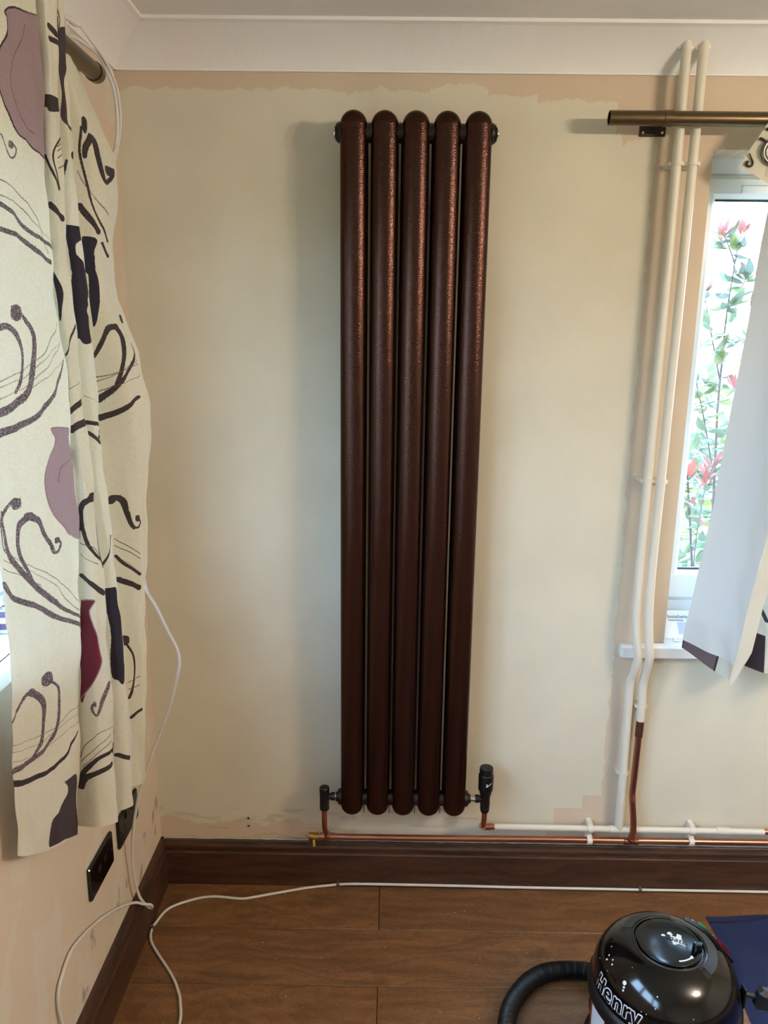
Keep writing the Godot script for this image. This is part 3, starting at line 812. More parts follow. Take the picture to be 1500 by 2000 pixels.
# Embroidered print of the left curtain in cloth millimetres: [kind, colour, [start width, end width], [across, down, ...]]
const PRINT := [
	["f", "mauve", [1.5, 1.5], [77, 100, 93, 89, 113, 85, 181, 73, 155, 79, 171, 128, 173, 227, 173, 284, 132, 276, 113, 266, 88, 256, 71, 227, 63, 204, 58, 182, 63, 160, 66, 150, 79, 127, 82, 108]],
	["s", "dark", [2.6, 2.6], [173, 284, 132, 276, 113, 266, 88, 256, 71, 227, 63, 204, 58, 182, 63, 160, 66, 150, 79, 127, 82, 108, 77, 100, 93, 89, 113, 85, 181, 73]],
	["s", "thin", [1.5, 1.5], [118, 103, 102, 137, 88, 167, 82, 192, 90, 223, 107, 242, 127, 251]],
	["s", "dark", [4.1, 4.1], [179, 50, 179, 60, 180, 72]],
	["s", "stitch", [2.3, 2.3], [58, 268, 69, 284, 77, 296, 85, 292, 88, 282, 82, 275]],
	["s", "stitch", [8.7, 8.7], [79, 276, 79, 279]],
	["s", "thin", [1.5, 1.5], [55, 331, 88, 341, 116, 364, 135, 396, 149, 426]],
	["s", "thin", [1.5, 1.5], [55, 352, 93, 361, 121, 385, 179, 413]],
	["s", "stitch", [6.4, 6.4], [55, 364, 79, 374, 110, 398, 181, 421, 174, 435]],
	["s", "stitch", [7.5, 7.5], [53, 400, 82, 406, 110, 419, 138, 435, 155, 440]],
	["f", "navy", [1.5, 1.5], [234, 443, 242, 460, 252, 481, 252, 497, 244, 517, 236, 533, 237, 500, 236, 467]],
	["s", "stitch", [23.2, 23.2], [71, 521, 71, 523]],
	["s", "stitch", [4.6, 12.8], [79, 520, 90, 534, 99, 555, 99, 586, 93, 618, 82, 641, 66, 657, 45, 669, 32, 674]],
	["s", "stitch", [10.4, 2.9], [42, 545, 53, 543, 66, 553, 74, 578, 74, 603, 69, 629, 61, 646]],
	["s", "thin", [1.5, 1.5], [34, 627, 69, 614, 110, 591, 132, 566, 155, 534]],
	["s", "thin", [1.5, 1.5], [34, 636, 82, 620, 116, 596, 176, 551]],
	["s", "thin", [1.5, 1.5], [32, 654, 79, 636, 118, 609, 155, 570]],
	["s", "thin", [1.5, 1.5], [74, 647, 113, 626, 175, 585]],
	["s", "stitch", [13.3, 2.3], [26, 706, 58, 698, 90, 686, 116, 663, 138, 629, 157, 598]],
	["f", "mauve", [1.5, 1.5], [116, 709, 132, 709, 160, 714, 160, 735, 171, 759, 160, 806, 163, 844, 173, 910, 132, 897, 121, 876, 107, 850, 99, 819, 99, 785, 107, 758, 118, 742, 121, 726]],
	["s", "edge", [2.3, 2.3], [132, 897, 121, 876, 107, 850, 99, 819, 99, 785, 107, 758, 118, 742, 121, 726, 116, 709, 132, 709, 160, 714]],
	["s", "thin", [1.5, 1.5], [171, 758, 132, 777, 121, 801]],
	["s", "stitch", [17.4, 17.4], [45, 821, 45, 823]],
	["s", "stitch", [5.8, 2.3], [40, 816, 26, 825, 16, 842, 13, 857, 13, 885, 24, 896]],
	["s", "stitch", [2.3, 10.4], [18, 829, 18, 857, 24, 896, 40, 932, 66, 968]],
	["s", "stitch", [10.4, 4.6], [66, 968, 99, 1005, 130, 1037, 175, 1070]],
	["s", "stitch", [11.6, 2.3], [61, 846, 71, 852, 82, 862, 90, 887, 99, 905, 104, 920, 113, 921, 116, 907, 110, 897]],
	["s", "stitch", [8.7, 8.7], [110, 900, 110, 902]],
	["s", "stitch", [11.6, 4.1], [66, 847, 48, 857, 42, 875, 42, 900, 48, 925, 63, 961]],
	["s", "thin", [1.5, 1.5], [16, 893, 55, 928, 93, 956, 124, 989, 155, 1027]],
	["s", "thin", [1.5, 1.5], [13, 907, 55, 937, 102, 977, 130, 1017, 155, 1045]],
	["s", "thin", [1.5, 1.5], [8, 921, 42, 942, 79, 972]],
	["s", "stitch", [9.9, 7.5], [3, 947, 18, 970, 48, 992, 85, 1019, 116, 1047, 175, 1083]],
	["s", "stitch", [22.0, 22.0], [85, 1146, 85, 1150]],
	["s", "stitch", [4.1, 11.6], [93, 1157, 107, 1176, 110, 1206, 104, 1246, 90, 1272, 61, 1283, 26, 1283, 3, 1282]],
	["s", "stitch", [3.5, 8.7], [0, 1190, 24, 1171, 40, 1156, 55, 1158]],
	["s", "stitch", [12.8, 5.8], [50, 1155, 69, 1177, 77, 1203, 74, 1237, 66, 1263, 53, 1278]],
	["s", "thin", [1.5, 1.5], [0, 1232, 55, 1245, 99, 1251, 135, 1236, 173, 1236]],
	["s", "thin", [1.5, 1.5], [0, 1245, 69, 1262, 118, 1254, 173, 1250]],
	["s", "thin", [1.5, 1.5], [3, 1264, 69, 1281, 121, 1273, 174, 1268]],
	["s", "dark", [12.2, 2.3], [0, 1304, 45, 1321, 90, 1329, 121, 1318, 141, 1300, 155, 1287]],
	["f", "plum", [1.5, 1.5], [118, 1373, 130, 1372, 152, 1378, 157, 1417, 160, 1465, 169, 1517, 116, 1495, 82, 1485, 82, 1454, 88, 1432, 104, 1421, 121, 1404, 124, 1388]],
	["f", "dark", [1.5, 1.5], [165, 73, 165, 73, 165, 85, 165, 84]],
	["f", "dark", [1.5, 1.5], [237, 186, 249, 185, 302, 186, 300, 195, 254, 210, 245, 204, 237, 202]],
	["s", "dark", [8.7, 8.7], [257, 86, 273, 94]],
	["s", "dark", [8.1, 8.1], [257, 104, 288, 105]],
	["s", "dark", [4.1, 2.3], [300, 220, 256, 267, 260, 306, 265, 322]],
	["s", "dark", [7.5, 3.5], [236, 276, 249, 299, 264, 324]],
	["s", "dark", [3.5, 3.5], [337, 316, 343, 297, 347, 269]],
	["s", "thin", [1.5, 1.5], [295, 245, 281, 238]],
	["s", "thin", [1.5, 1.5], [265, 259, 281, 247]],
	["s", "thin", [1.5, 1.5], [265, 265, 281, 255]],
	["s", "thin", [1.5, 1.5], [264, 276, 281, 264]],
	["s", "thin", [1.5, 1.5], [296, 277, 281, 273]],
	["s", "thin", [1.5, 1.5], [263, 292, 281, 282]],
	["s", "thin", [1.5, 1.5], [165, 283, 165, 297]],
	["s", "thin", [1.5, 1.5], [165, 307, 167, 318]],
	["f", "plum", [1.5, 1.5], [345, 69, 396, 56, 394, 81, 358, 148, 360, 188, 359, 209, 409, 220, 347, 211, 346, 160, 346, 109]],
	["s", "dark", [10.4, 10.4], [237, 349, 255, 360, 268, 368]],
	["s", "dark", [6.4, 6.4], [404, 245, 359, 259, 397, 259]],
	["f", "navy", [1.5, 1.5], [341, 371, 347, 372, 409, 376, 354, 406, 354, 448, 341, 448, 341, 401]],
	["f", "navy", [1.5, 1.5], [343, 423, 359, 424, 404, 466, 360, 515, 404, 553, 359, 572, 347, 563, 340, 560, 339, 539, 339, 492]],
	["f", "navy", [1.5, 1.5], [454, 382, 463, 381, 481, 387, 470, 408, 468, 442, 456, 444, 454, 409]],
	["f", "navy", [1.5, 1.5], [459, 416, 470, 414, 468, 435, 474, 462, 474, 492, 463, 521, 454, 541, 453, 534, 457, 495, 459, 451]],
	["s", "dark", [3.5, 3.5], [270, 540, 250, 571, 237, 589]],
	["s", "thin", [1.5, 1.5], [167, 642, 167, 626]],
	["s", "thin", [1.5, 1.5], [237, 647, 276, 634]],
	["s", "thin", [1.5, 1.5], [167, 668, 167, 653]],
	["s", "dark", [9.9, 9.9], [236, 686, 254, 676, 268, 669]],
	["s", "dark", [11.6, 11.6], [236, 717, 255, 709, 272, 704]],
	["s", "dark", [7.5, 7.5], [341, 711, 406, 725, 364, 739]],
	["s", "dark", [6.4, 6.4], [342, 730, 354, 740, 364, 750]],
	["s", "thin", [1.5, 1.5], [342, 664, 404, 691, 368, 712]],
	["s", "dark", [5.8, 14.5], [237, 895, 239, 871, 248, 845, 302, 842]],
	["s", "dark", [14.5, 12.8], [302, 842, 267, 839, 292, 848]],
	["s", "dark", [7.5, 5.2], [241, 865, 244, 901, 254, 931, 290, 977]],
	["s", "dark", [2.9, 2.9], [282, 872, 275, 907, 275, 953, 276, 973]],
	["s", "dark", [3.5, 3.5], [341, 985, 351, 963, 368, 928]],
	["s", "thin", [1.5, 1.5], [281, 909, 281, 879]],
	["s", "thin", [1.5, 1.5], [278, 923, 282, 895]],
	["s", "thin", [1.5, 1.5], [273, 938, 281, 910]],
	["s", "thin", [1.5, 1.5], [293, 957, 281, 927]],
	["s", "thin", [1.5, 1.5], [234, 921, 259, 930, 273, 948]],
	["s", "thin", [1.5, 1.5], [233, 941, 266, 964]],
	["s", "dark", [8.7, 8.7], [231, 983, 248, 997, 274, 1023]],
	["f", "wine", [1.5, 1.5], [228, 1031, 241, 1028, 254, 1031, 247, 1041, 242, 1052, 247, 1079, 256, 1108, 260, 1142, 259, 1158, 249, 1185, 234, 1211, 225, 1225]],
	["s", "edge", [2.0, 2.0], [228, 1031, 241, 1028, 254, 1031, 247, 1041, 242, 1052, 247, 1079, 256, 1108, 260, 1142, 259, 1158, 249, 1185, 234, 1211, 225, 1228]],
	["s", "stitch", [6.4, 2.3], [270, 1201, 260, 1228, 252, 1253, 245, 1260, 239, 1249, 241, 1238, 247, 1237]],
	["s", "stitch", [7.5, 7.5], [245, 1235, 245, 1239]],
	["f", "navy", [1.5, 1.5], [342, 1029, 351, 1028, 369, 1035, 372, 1076, 387, 1138, 365, 1226, 351, 1220, 340, 1204, 343, 1122, 343, 1067]],
	["s", "thin", [1.5, 1.5], [225, 1351, 234, 1320, 255, 1297, 295, 1302]],
	["s", "thin", [1.5, 1.5], [226, 1360, 247, 1327, 273, 1310]],
	["s", "thin", [1.5, 1.5], [229, 1371, 250, 1339, 273, 1325]],
	["s", "dark", [8.1, 8.1], [223, 1404, 234, 1375, 255, 1349, 295, 1350]],
	["s", "dark", [10.4, 10.4], [225, 1416, 234, 1393, 254, 1381, 274, 1376]],
	["s", "dark", [7.0, 7.0], [283, 1336, 283, 1355]],
	["s", "dark", [8.7, 8.7], [341, 1381, 372, 1400]],
	["s", "thin", [1.5, 1.5], [286, 1296, 283, 1321]],
	["s", "thin", [1.5, 1.5], [283, 1306, 283, 1336]],
	["f", "dark", [1.5, 1.5], [470, 181, 477, 177, 482, 183, 474, 203, 470, 206, 468, 196]],
	["s", "dark", [2.9, 4.1], [467, 196, 463, 236, 467, 293, 477, 339, 505, 384]],
	["s", "dark", [4.1, 12.8], [468, 246, 471, 227, 481, 210]],
	["s", "dark", [12.8, 4.1], [481, 210, 487, 216, 489, 240, 492, 267, 499, 281, 513, 269, 517, 254, 508, 253]],
	["s", "dark", [16.2, 16.2], [508, 257, 508, 259]],
	["s", "dark", [10.4, 10.4], [454, 329, 465, 349, 482, 371]],
	["s", "dark", [5.8, 5.8], [492, 390, 504, 411]],
	["s", "thin", [1.5, 1.5], [456, 270, 467, 298, 500, 340]],
	["s", "thin", [1.5, 1.5], [477, 312, 500, 336]],
	["s", "dark", [3.5, 11.6], [449, 597, 460, 569, 474, 545, 487, 541]],
	["s", "dark", [11.6, 4.6], [487, 541, 495, 560, 489, 592, 477, 628, 470, 648]],
	["s", "dark", [11.6, 11.6], [513, 524, 512, 529]],
	["s", "dark", [2.9, 9.9], [515, 573, 510, 592, 495, 620, 477, 643, 462, 663, 449, 679]],
	["s", "dark", [11.0, 5.2], [449, 712, 467, 702, 484, 688, 504, 674]],
	["s", "thin", [1.5, 1.5], [449, 635, 471, 627, 517, 603]],
	["s", "thin", [1.5, 1.5], [448, 644, 482, 623, 518, 610]],
	["s", "thin", [1.5, 1.5], [449, 663, 474, 649, 518, 634]],
	["s", "dark", [11.6, 4.1], [451, 877, 457, 869, 465, 877, 470, 900, 476, 926, 482, 936]],
	["s", "dark", [4.1, 4.1], [473, 901, 481, 928, 490, 935, 502, 927, 499, 917]],
	["s", "dark", [13.3, 13.3], [494, 916, 495, 917]],
	["s", "thin", [1.5, 1.5], [453, 953, 471, 972, 492, 990]],
	["s", "thin", [1.5, 1.5], [451, 967, 471, 983, 492, 1000]],
	["s", "thin", [1.5, 1.5], [451, 987, 490, 1030]],
	["s", "dark", [5.8, 5.8], [451, 989, 465, 1009, 489, 1033]],
	["s", "dark", [10.4, 10.4], [451, 1038, 467, 1049, 489, 1062]],
	["s", "dark", [15.1, 15.1], [456, 1168, 456, 1175]],
	["s", "dark", [4.1, 4.1], [460, 1182, 468, 1208, 467, 1247, 459, 1282, 453, 1300]],
	["s", "thin", [1.5, 1.5], [454, 1264, 479, 1256]],
	["s", "thin", [1.5, 1.5], [454, 1280, 477, 1275]],
	["s", "thin", [1.5, 1.5], [383, 1274, 383, 1258]],
	["s", "dark", [6.4, 6.4], [456, 1346, 467, 1336, 479, 1332]]]

func fold_x(k: int, y: float) -> float:
	for i in CURTAIN_Y.size() - 1:
		if y >= CURTAIN_Y[i + 1]:
			var t: float = clampf((CURTAIN_Y[i] - y) / (CURTAIN_Y[i] - CURTAIN_Y[i + 1]), 0, 1)
			return lerpf(CURTAIN_X[i][k], CURTAIN_X[i + 1][k], t) / 1000.0
	return CURTAIN_X[-1][k] / 1000.0

func fold_z(k: int, y: float) -> float:
	if k < CURTAIN_Z.size(): return CURTAIN_Z[k]
	return lerpf(0.55, 0.5, (y - 0.68) / 0.92) if y < 1.6 else lerpf(0.5, 0.45, clampf((y - 1.6) / 0.52, 0, 1))

func stamp(im: Image, c: Vector2, r: Vector2, col: Color) -> void:
	var ry := int(ceil(r.y))
	for dy in range(-ry, ry + 1):
		var q := dy / maxf(r.y, 0.5)
		if absf(q) > 1.0: continue
		var half := maxf(r.x * sqrt(1.0 - q * q), 0.5)
		im.fill_rect(Rect2i(int(round(c.x - half)), int(c.y) + dy, maxi(int(round(2 * half)), 1), 1), col)

func linen(w: int, h: int, base: Color) -> Image:
	var tile := Image.create(256, 256, false, Image.FORMAT_RGB8)
	var n := noise(77, 0.9, 2)
	for y in 256:
		for x in 256:
			var t := 0.5 + 0.5 * n.get_noise_2d(x * 0.05, y * 0.9) + 0.25 * n.get_noise_2d(x * 0.9 + 90, y * 0.05)
			tile.set_pixel(x, y, base.darkened(0.07 * clampf(t, 0.0, 1.0)))
	var im := Image.create(w, h, false, Image.FORMAT_RGB8)
	for y in range(0, h, 256):
		for x in range(0, w, 256): im.blit_rect(tile, Rect2i(0, 0, 256, 256), Vector2i(x, y))
	return im

func curtain_print() -> ImageTexture:
	var w := 1024
	var h := 2048
	var im := linen(w, h, Color(0.88, 0.86, 0.79))
	var ink := {"mauve": Color(0.56, 0.46, 0.49), "plum": Color(0.23, 0.18, 0.205), "navy": Color(0.10, 0.075, 0.15), "wine": Color(0.37, 0.06, 0.14), "dark": Color(0.175, 0.14, 0.15), "stitch": Color(0.40, 0.35, 0.37), "thin": Color(0.40, 0.345, 0.31), "edge": Color(0.55, 0.44, 0.48)}
	var k := Vector2(w / 0.53, h / 1.53) / 1000.0
	for e in PRINT:
		var pts: Array = e[3]
		var col: Color = ink[e[1]]
		var p := []
		for i in range(0, pts.size(), 2): p.append(Vector3(pts[i], pts[i + 1], 0))
		var sm := smooth_path(p, 24)
		if e[0] == "f":
			p.append(p[0])
			sm = smooth_path(p, 8)
			var lo := 99999.0
			var hi := -99999.0
			for q in sm:
				lo = minf(lo, q.y); hi = maxf(hi, q.y)
			for row in range(int(lo * k.y), int(hi * k.y) + 1):
				var y := (row + 0.5) / k.y
				var xs := []
				for i in sm.size() - 1:
					var a := sm[i]
					var b := sm[i + 1]
					if (a.y <= y) != (b.y <= y): xs.append(a.x + (y - a.y) / (b.y - a.y) * (b.x - a.x))
				xs.sort()
				for i in range(0, xs.size() - 1, 2):
					for x in range(int(xs[i] * k.x), int(xs[i + 1] * k.x) + 1):
						if x < 0 or x >= w or row < 0 or row >= h: continue
						im.set_pixel(x, row, col.lightened(rng.randf() * 0.06) if e[1] != "mauve" else col.lightened(rng.randf() * 0.16))
			continue
		for i in sm.size():
			var t := float(i) / sm.size()
			var wd: float = lerpf(e[2][0], e[2][1], t)
			var r := Vector2(wd * 0.5 * k.x, wd * 0.5 * k.y)
			var c := Vector2(sm[i].x * k.x, sm[i].y * k.y)
			stamp(im, c, r, col)
		if e[1] == "stitch" or e[1] == "dark":
			for i in sm.size():
				var wd: float = lerpf(e[2][0], e[2][1], float(i) / sm.size())
				for s in int(wd * 0.7):
					var q := Vector2i(int(sm[i].x * k.x + rng.randf_range(-0.45, 0.45) * wd * k.x), int(sm[i].y * k.y + rng.randf_range(-0.45, 0.45) * wd * k.y))
					if q.x > 0 and q.x < w - 2 and q.y > 0 and q.y < h - 2:
						var tone: Color = [Color(0.72, 0.66, 0.68), Color(0.17, 0.14, 0.15), Color(0.22, 0.18, 0.19)][rng.randi_range(0, 2)] if e[1] == "stitch" else Color(0.27, 0.23, 0.24)
						im.fill_rect(Rect2i(q.x, q.y, 2, 1), tone)
	return ImageTexture.create_from_image(im)

func build_left_curtain() -> void:
	var cloth := mat("printed linen", Color(1, 1, 1), 0.75)
	cloth.albedo_texture = curtain_print()
	cloth.texture_repeat = false
	see_through(cloth, Color(0.5, 0.5, 0.48))
	var pole := thing("curtain_pole", "antique brass curtain pole end behind the left patterned curtain", "curtain pole", Vector3(-0.57, 2.13, 0.385))
	part("tube", rod(Vector3(0, 0, 0.012), Vector3(0, 0, 2.3), 0.0165, 28), M["antique brass"], pole)
	part("end_cap", join([[lathe([[0.0, 0.0], [0.0175, 0.0], [0.0185, 0.003], [0.0185, 0.02], [0.0185, 0.02], [0.0, 0.02]], 28), Transform3D(Basis(Vector3.RIGHT, PI / 2), Vector3.ZERO)]]), M["antique brass"], pole)
	part("bracket", join([rod(Vector3(-0.0935, 0, 0.045), Vector3(-0.015, 0, 0.045), 0.007), rod(Vector3(-0.0935, 0, 0.045), Vector3(-0.0875, 0, 0.045), 0.025)]), M["antique brass"], pole)
	part("bracket", join([rod(Vector3(-0.0935, 0, 2.2), Vector3(-0.015, 0, 2.2), 0.007), rod(Vector3(-0.0935, 0, 2.2), Vector3(-0.0875, 0, 2.2), 0.025)]), M["antique brass"], pole)

	var o := thing("curtain", "cream curtain with embroidered tulips and swirls, bunched beside the left window", "curtain", Vector3(-0.56, 0.68, 0.65))
	var hem := [0.745, 0.70, 0.678, 0.683, 0.690, 0.682, 0.68, 0.682, 0.680, 0.682, 0.681, 0.68]
	var rows := []
	var uvs := []
	var cols := CURTAIN_U.size()
	var sub := 9
	for j in 121:
		var f := j / 120.0
		var r := PackedVector3Array()
		var u := PackedVector2Array()
		for i in cols - 1:
			for s in (sub + 1 if i == cols - 2 else sub):
				var t := float(s) / sub
				var y := lerpf(2.19, lerpf(hem[i], hem[i + 1], t), f)
				var x := cubic_interpolate(fold_x(i, y), fold_x(i + 1, y), fold_x(maxi(i - 1, 0), y), fold_x(mini(i + 2, cols - 1), y), t)
				var z := cubic_interpolate(fold_z(i, y), fold_z(i + 1, y), fold_z(maxi(i - 1, 0), y), fold_z(mini(i + 2, cols - 1), y), t)
				var cu := lerpf(CURTAIN_U[i], CURTAIN_U[i + 1], t)
				x += 0.0026 * sin(y * 27.0 + cu * 60.0) * sin(cu * 85.0) + 0.0010 * sin(y * 73.0 - cu * 40.0) + 0.0009 * sin(cu * 260.0 + 1.5 * sin(y * 9.0))
				r.append(Vector3(x, y, z) - o.position)
				u.append(Vector2(cu / 0.53, (2.19 - y) / 1.53))
		rows.append(r)
		uvs.append(u)
	part("cloth", grid(rows, false, false, uvs), cloth, o)
	for e in [[-0.572, 0.80], [-0.552, 0.668]]:
		var ring := PackedVector3Array()
		for k in 25: ring.append(Vector3(e[0] + 0.024 * cos(TAU * k / 24), 2.13 + 0.024 * sin(TAU * k / 24), e[1] + 0.006 * sin(TAU * k / 24)) - o.position)
		part("eyelet", tube(ring, 0.004, 10, PackedFloat32Array(), true), M["eyelet"], o)

func build_right_curtain() -> void:
	var plain := mat("plain linen", Color(1, 1, 1), 0.8)
	plain.albedo_texture = ImageTexture.create_from_image(linen(512, 512, Color(0.86, 0.83, 0.76)))
	see_through(plain, Color(0.25, 0.25, 0.24))
	mat("mauve velvet", Color(0.42, 0.35, 0.36), 0.9)
	mat("plum velvet", Color(0.20, 0.15, 0.175), 0.9)
	mat("embroidery thread", Color(0.16, 0.125, 0.13), 0.6)
	# pole with joining sleeve and wall bracket
	var pole := thing("curtain_pole", "brushed antique brass curtain pole above the right window", "curtain pole", Vector3(0.5146, 2.137, 0.08))
	part("tube", lathe([[0.0145, 0.05], [0.0145, 0.0], [0.0145, 0.0], [0.0163, 0.0], [0.0163, 0.0], [0.0163, 1.75], [0.0163, 1.75], [0.0, 1.75]], 32), M["antique brass"], pole, Vector3.ZERO, Vector3(0, 0, -PI / 2))
	part("tube_inside", rod(Vector3(0.012, 0, 0), Vector3(0.05, 0, 0), 0.0144, 24), M["shadow gap"], pole)
	part("joining_sleeve", lathe([[0.0163, 0.126], [0.0178, 0.1265], [0.0178, 0.1265], [0.0178, 0.1455], [0.0178, 0.1455], [0.0163, 0.146]], 32), M["antique brass"], pole, Vector3.ZERO, Vector3(0, 0, -PI / 2))
	var br := part("bracket", join([[boxm(Vector3(0.064, 0.040, 0.004), 0.0015), Transform3D(Basis(), Vector3(0.127, -0.002, -0.0778))], rod(Vector3(0.127, 0.0, -0.078), Vector3(0.127, 0, -0.012), 0.006)]), M["dark brass"], pole)
	for x in [0.104, 0.150]:
		part("screw", lathe([[0.0, 0.0], [0.0038, 0.0], [0.003, 0.0016], [0.0, 0.002]], 14), M["chrome"], br, Vector3(x, -0.0135, -0.0758), Vector3(PI / 2, 0, 0))
	part("bracket", join([[boxm(Vector3(0.064, 0.040, 0.004), 0.0015), Transform3D(Basis(), Vector3(1.6, 0.0, -0.0778))], rod(Vector3(1.6, 0.0, -0.078), Vector3(1.6, 0, -0.012), 0.006)]), M["antique brass"], pole)

	var o := thing("curtain", "white lined curtain pushed back at the right window, its pale lining turned outwards", "curtain", Vector3(0.95, 0.80, 0.14))
	# lining, from the window-side edge out to the seam
	var edge := [[2.10, 0.935, 0.07], [1.9405, 0.9163, 0.062], [1.8678, 0.9105, 0.06], [1.7865, 0.9054, 0.06], [1.6962, 0.9024, 0.06], [1.5837, 0.894, 0.06], [1.4025, 0.8785, 0.06], [1.1927, 0.8645, 0.06], [1.0086, 0.8419, 0.062], [0.8285, 0.8178, 0.07]]
	var at_edge := func(y: float) -> Vector3:
		for i in edge.size() - 1:
			if y >= edge[i + 1][0]:
				var t: float = (edge[i][0] - y) / (edge[i][0] - edge[i + 1][0])
				return Vector3(lerpf(edge[i][1], edge[i + 1][1], t), y, lerpf(edge[i][2], edge[i + 1][2], t))
		return Vector3(0.8178, y, 0.07)
	var seam_x := func(y: float) -> float: return 0.9075 + (y - 0.831) * 0.124
	var sheet := func(top: float, bot_l: float, bot_r: float, s0: float, s1: float, rows_n: int, cols_n: int, push: float) -> ArrayMesh:
		var rows := []
		for j in rows_n:
			var r := PackedVector3Array()
			for i in cols_n:
				var s := lerpf(s0, s1, float(i) / (cols_n - 1))
				var y := lerpf(top, lerpf(bot_l, bot_r, s), float(j) / (rows_n - 1))
				var a: Vector3 = at_edge.call(y + (1.0 - s) * 0.0)
				var b := Vector3(seam_x.call(y), y, 0.20)
				var q := a.lerp(b, s)
				var n := Vector3(-(b.z - a.z), 0, b.x - a.x).normalized()
				q += n * (0.010 * sin(s * PI) * sin(y * 3.1 + 0.6) + 0.005 * sin(s * 9.0 + y * 5.0) * s + 0.0035 * s * s * sin(y * 46.0 + s * 14.0) * clampf(1.35 - y, 0, 1) * 2.0 + push)
				r.append(q - o.position)
			rows.append(r)
		return grid(rows)
	part("lining", sheet.call(2.10, 0.838, 0.824, 0.0, 1.0, 90, 28, 0.0), M["lining"], o)
	part("lining_hem", sheet.call(0.895, 0.8375, 0.8235, 0.0, 0.997, 10, 20, 0.0016), M["lining"], o)
	part("hem_band", sheet.call(0.87, 0.813, 0.772, 0.0, 0.68, 10, 18, -0.003), M["mauve velvet"], o)
	part("hem_edge", sheet.call(0.87, 0.813, 0.772, 0.0, 0.02, 10, 3, -0.002), M["embroidery thread"], o)
	part("hem_stripe", sheet.call(0.87, 0.813, 0.772, 0.655, 0.685, 10, 3, -0.002), M["plum velvet"], o)
	part("hem_cloth", sheet.call(0.87, 0.813, 0.772, 0.68, 1.0, 10, 12, -0.003), plain, o)
	# turned-in edge of the face cloth right of the seam
	var rows := []
	for j in 60:
		var y := lerpf(2.10, 0.772, j / 59.0)
		var r := PackedVector3Array()
		for i in 6:
			var s := i / 5.0
			var x0: float = seam_x.call(y)
			var wide := 0.031 + 0.003 * sin(y * 12.0)
			if y < 0.86: wide *= clampf((y - 0.765) / 0.095, 0.05, 1.0)
			r.append(Vector3(x0 - 0.005 + (wide + 0.005) * s, y, 0.204 + 0.012 * s - 0.006 * s * s + 0.002 * sin(y * 30.0)) - o.position)
		rows.append(r)
	part("turned_edge", grid(rows), plain, o)
	# face side of the next fold, behind the turned edge
	rows = []
	for j in 50:
		var y := lerpf(2.12, 0.80, j / 49.0)
		var r := PackedVector3Array()
		for i in 61:
			var s := i / 60.0
			r.append(Vector3(lerpf(seam_x.call(y) + 0.028, 1.32, s), y, 0.165 - 0.035 * cos(s * TAU * 3.0) + 0.01 * sin(y * 4.0)) - o.position)
		rows.append(r)
	part("face_cloth", grid(rows), plain, o)
	var patch := func(x0: float, x1: float, ya: float, yb: float, m: Material, called: String, slant := 0.0) -> void:
		var pr := []
		for j in 12:
			var y := lerpf(ya, yb, j / 11.0)
			var r := PackedVector3Array()
			for i in 9:
				var x := lerpf(x0, x1, i / 8.0) + slant * (ya - y)
				var s: float = (x - seam_x.call(y) - 0.028) / (1.32 - seam_x.call(y) - 0.028)
				r.append(Vector3(x, y, 0.167 - 0.035 * cos(s * TAU * 3.0) + 0.01 * sin(y * 4.0)) - o.position)
			pr.append(r)
		part(called, grid(pr), m, o)
	patch.call(0.935, 0.985, 0.895, 0.80, M["plum velvet"], "tulip_applique")
	patch.call(0.955, 0.962, 1.02, 0.93, M["embroidery thread"], "embroidery", 0.32)
	# header corner flopped over the pole, with its eyelet
	var flap := Node3D.new()
	flap.name = "header_corner"
	o.add_child(flap)
	var fpos := Vector3(0.88, 2.06, 0.115)
	flap.position = fpos - o.position
	var fr := []
	for j in 9:
		var r := PackedVector3Array()
		for i in 13:
			var a := Vector3(0.8233, 2.0347, 0.092).lerp(Vector3(0.8877, 2.143, 0.098), j / 8.0)
			var b := Vector3(0.8962 + 0.03, 1.984, 0.098).lerp(Vector3(0.985, 2.115, 0.105), j / 8.0)
			var q := a.lerp(b, i / 12.0)
			q.y -= 0.006 * sin(PI * i / 12.0) * (1.0 - j / 8.0)
			q.z += 0.006 * sin(PI * i / 12.0 * 1.5)
			r.append(q - fpos)
		fr.append(r)
	part("cloth", grid(fr, false, true), plain, flap)
	var c0 := Vector3(0.8945, 2.062, 0.106) - fpos
	for e in [[0.0255, 0.0055, "eyelet", 0.0], [0.0175, 0.0022, "chrome", 0.002]]:
		var ring := PackedVector3Array()
		for k in 33: ring.append(c0 + Vector3(e[0] * cos(TAU * k / 32), e[0] * sin(TAU * k / 32), 0.001 + e[3]))
		part("eyelet_ring", tube(ring, e[1], 10, PackedFloat32Array(), true), M[e[2]], flap)
	part("eyelet_opening", lathe([[0.0, 0.0], [0.022, 0.0], [0.022, 0.0], [0.022, 0.001], [0.022, 0.001], [0.0, 0.001]], 28), M["lining"], flap, c0, Vector3(PI / 2, 0, 0))
	var swirl := func(pts: Array, rr: Array) -> void:
		var p := smooth_path(v3(pts), 6)
		var ra := PackedFloat32Array()
		for i in p.size():
			p[i] -= fpos
			ra.append(lerpf(rr[0], rr[1], float(i) / p.size()))
		part("embroidery", tube(p, 0.002, 8, ra), M["embroidery thread"], flap)
	swirl.call([[0.8412, 2.060, 0.099], [0.8465, 2.049, 0.100], [0.8505, 2.040, 0.101], [0.8490, 2.0325, 0.101], [0.8420, 2.0315, 0.100], [0.8375, 2.037, 0.099], [0.8405, 2.0425, 0.099]], [0.0014, 0.0032])
	swirl.call([[0.860, 2.0915, 0.101], [0.868, 2.089, 0.1025], [0.877, 2.0815, 0.103]], [0.0030, 0.0026])
	swirl.call([[0.8735, 2.113, 0.101], [0.884, 2.107, 0.103], [0.895, 2.101, 0.104]], [0.0028, 0.0026])
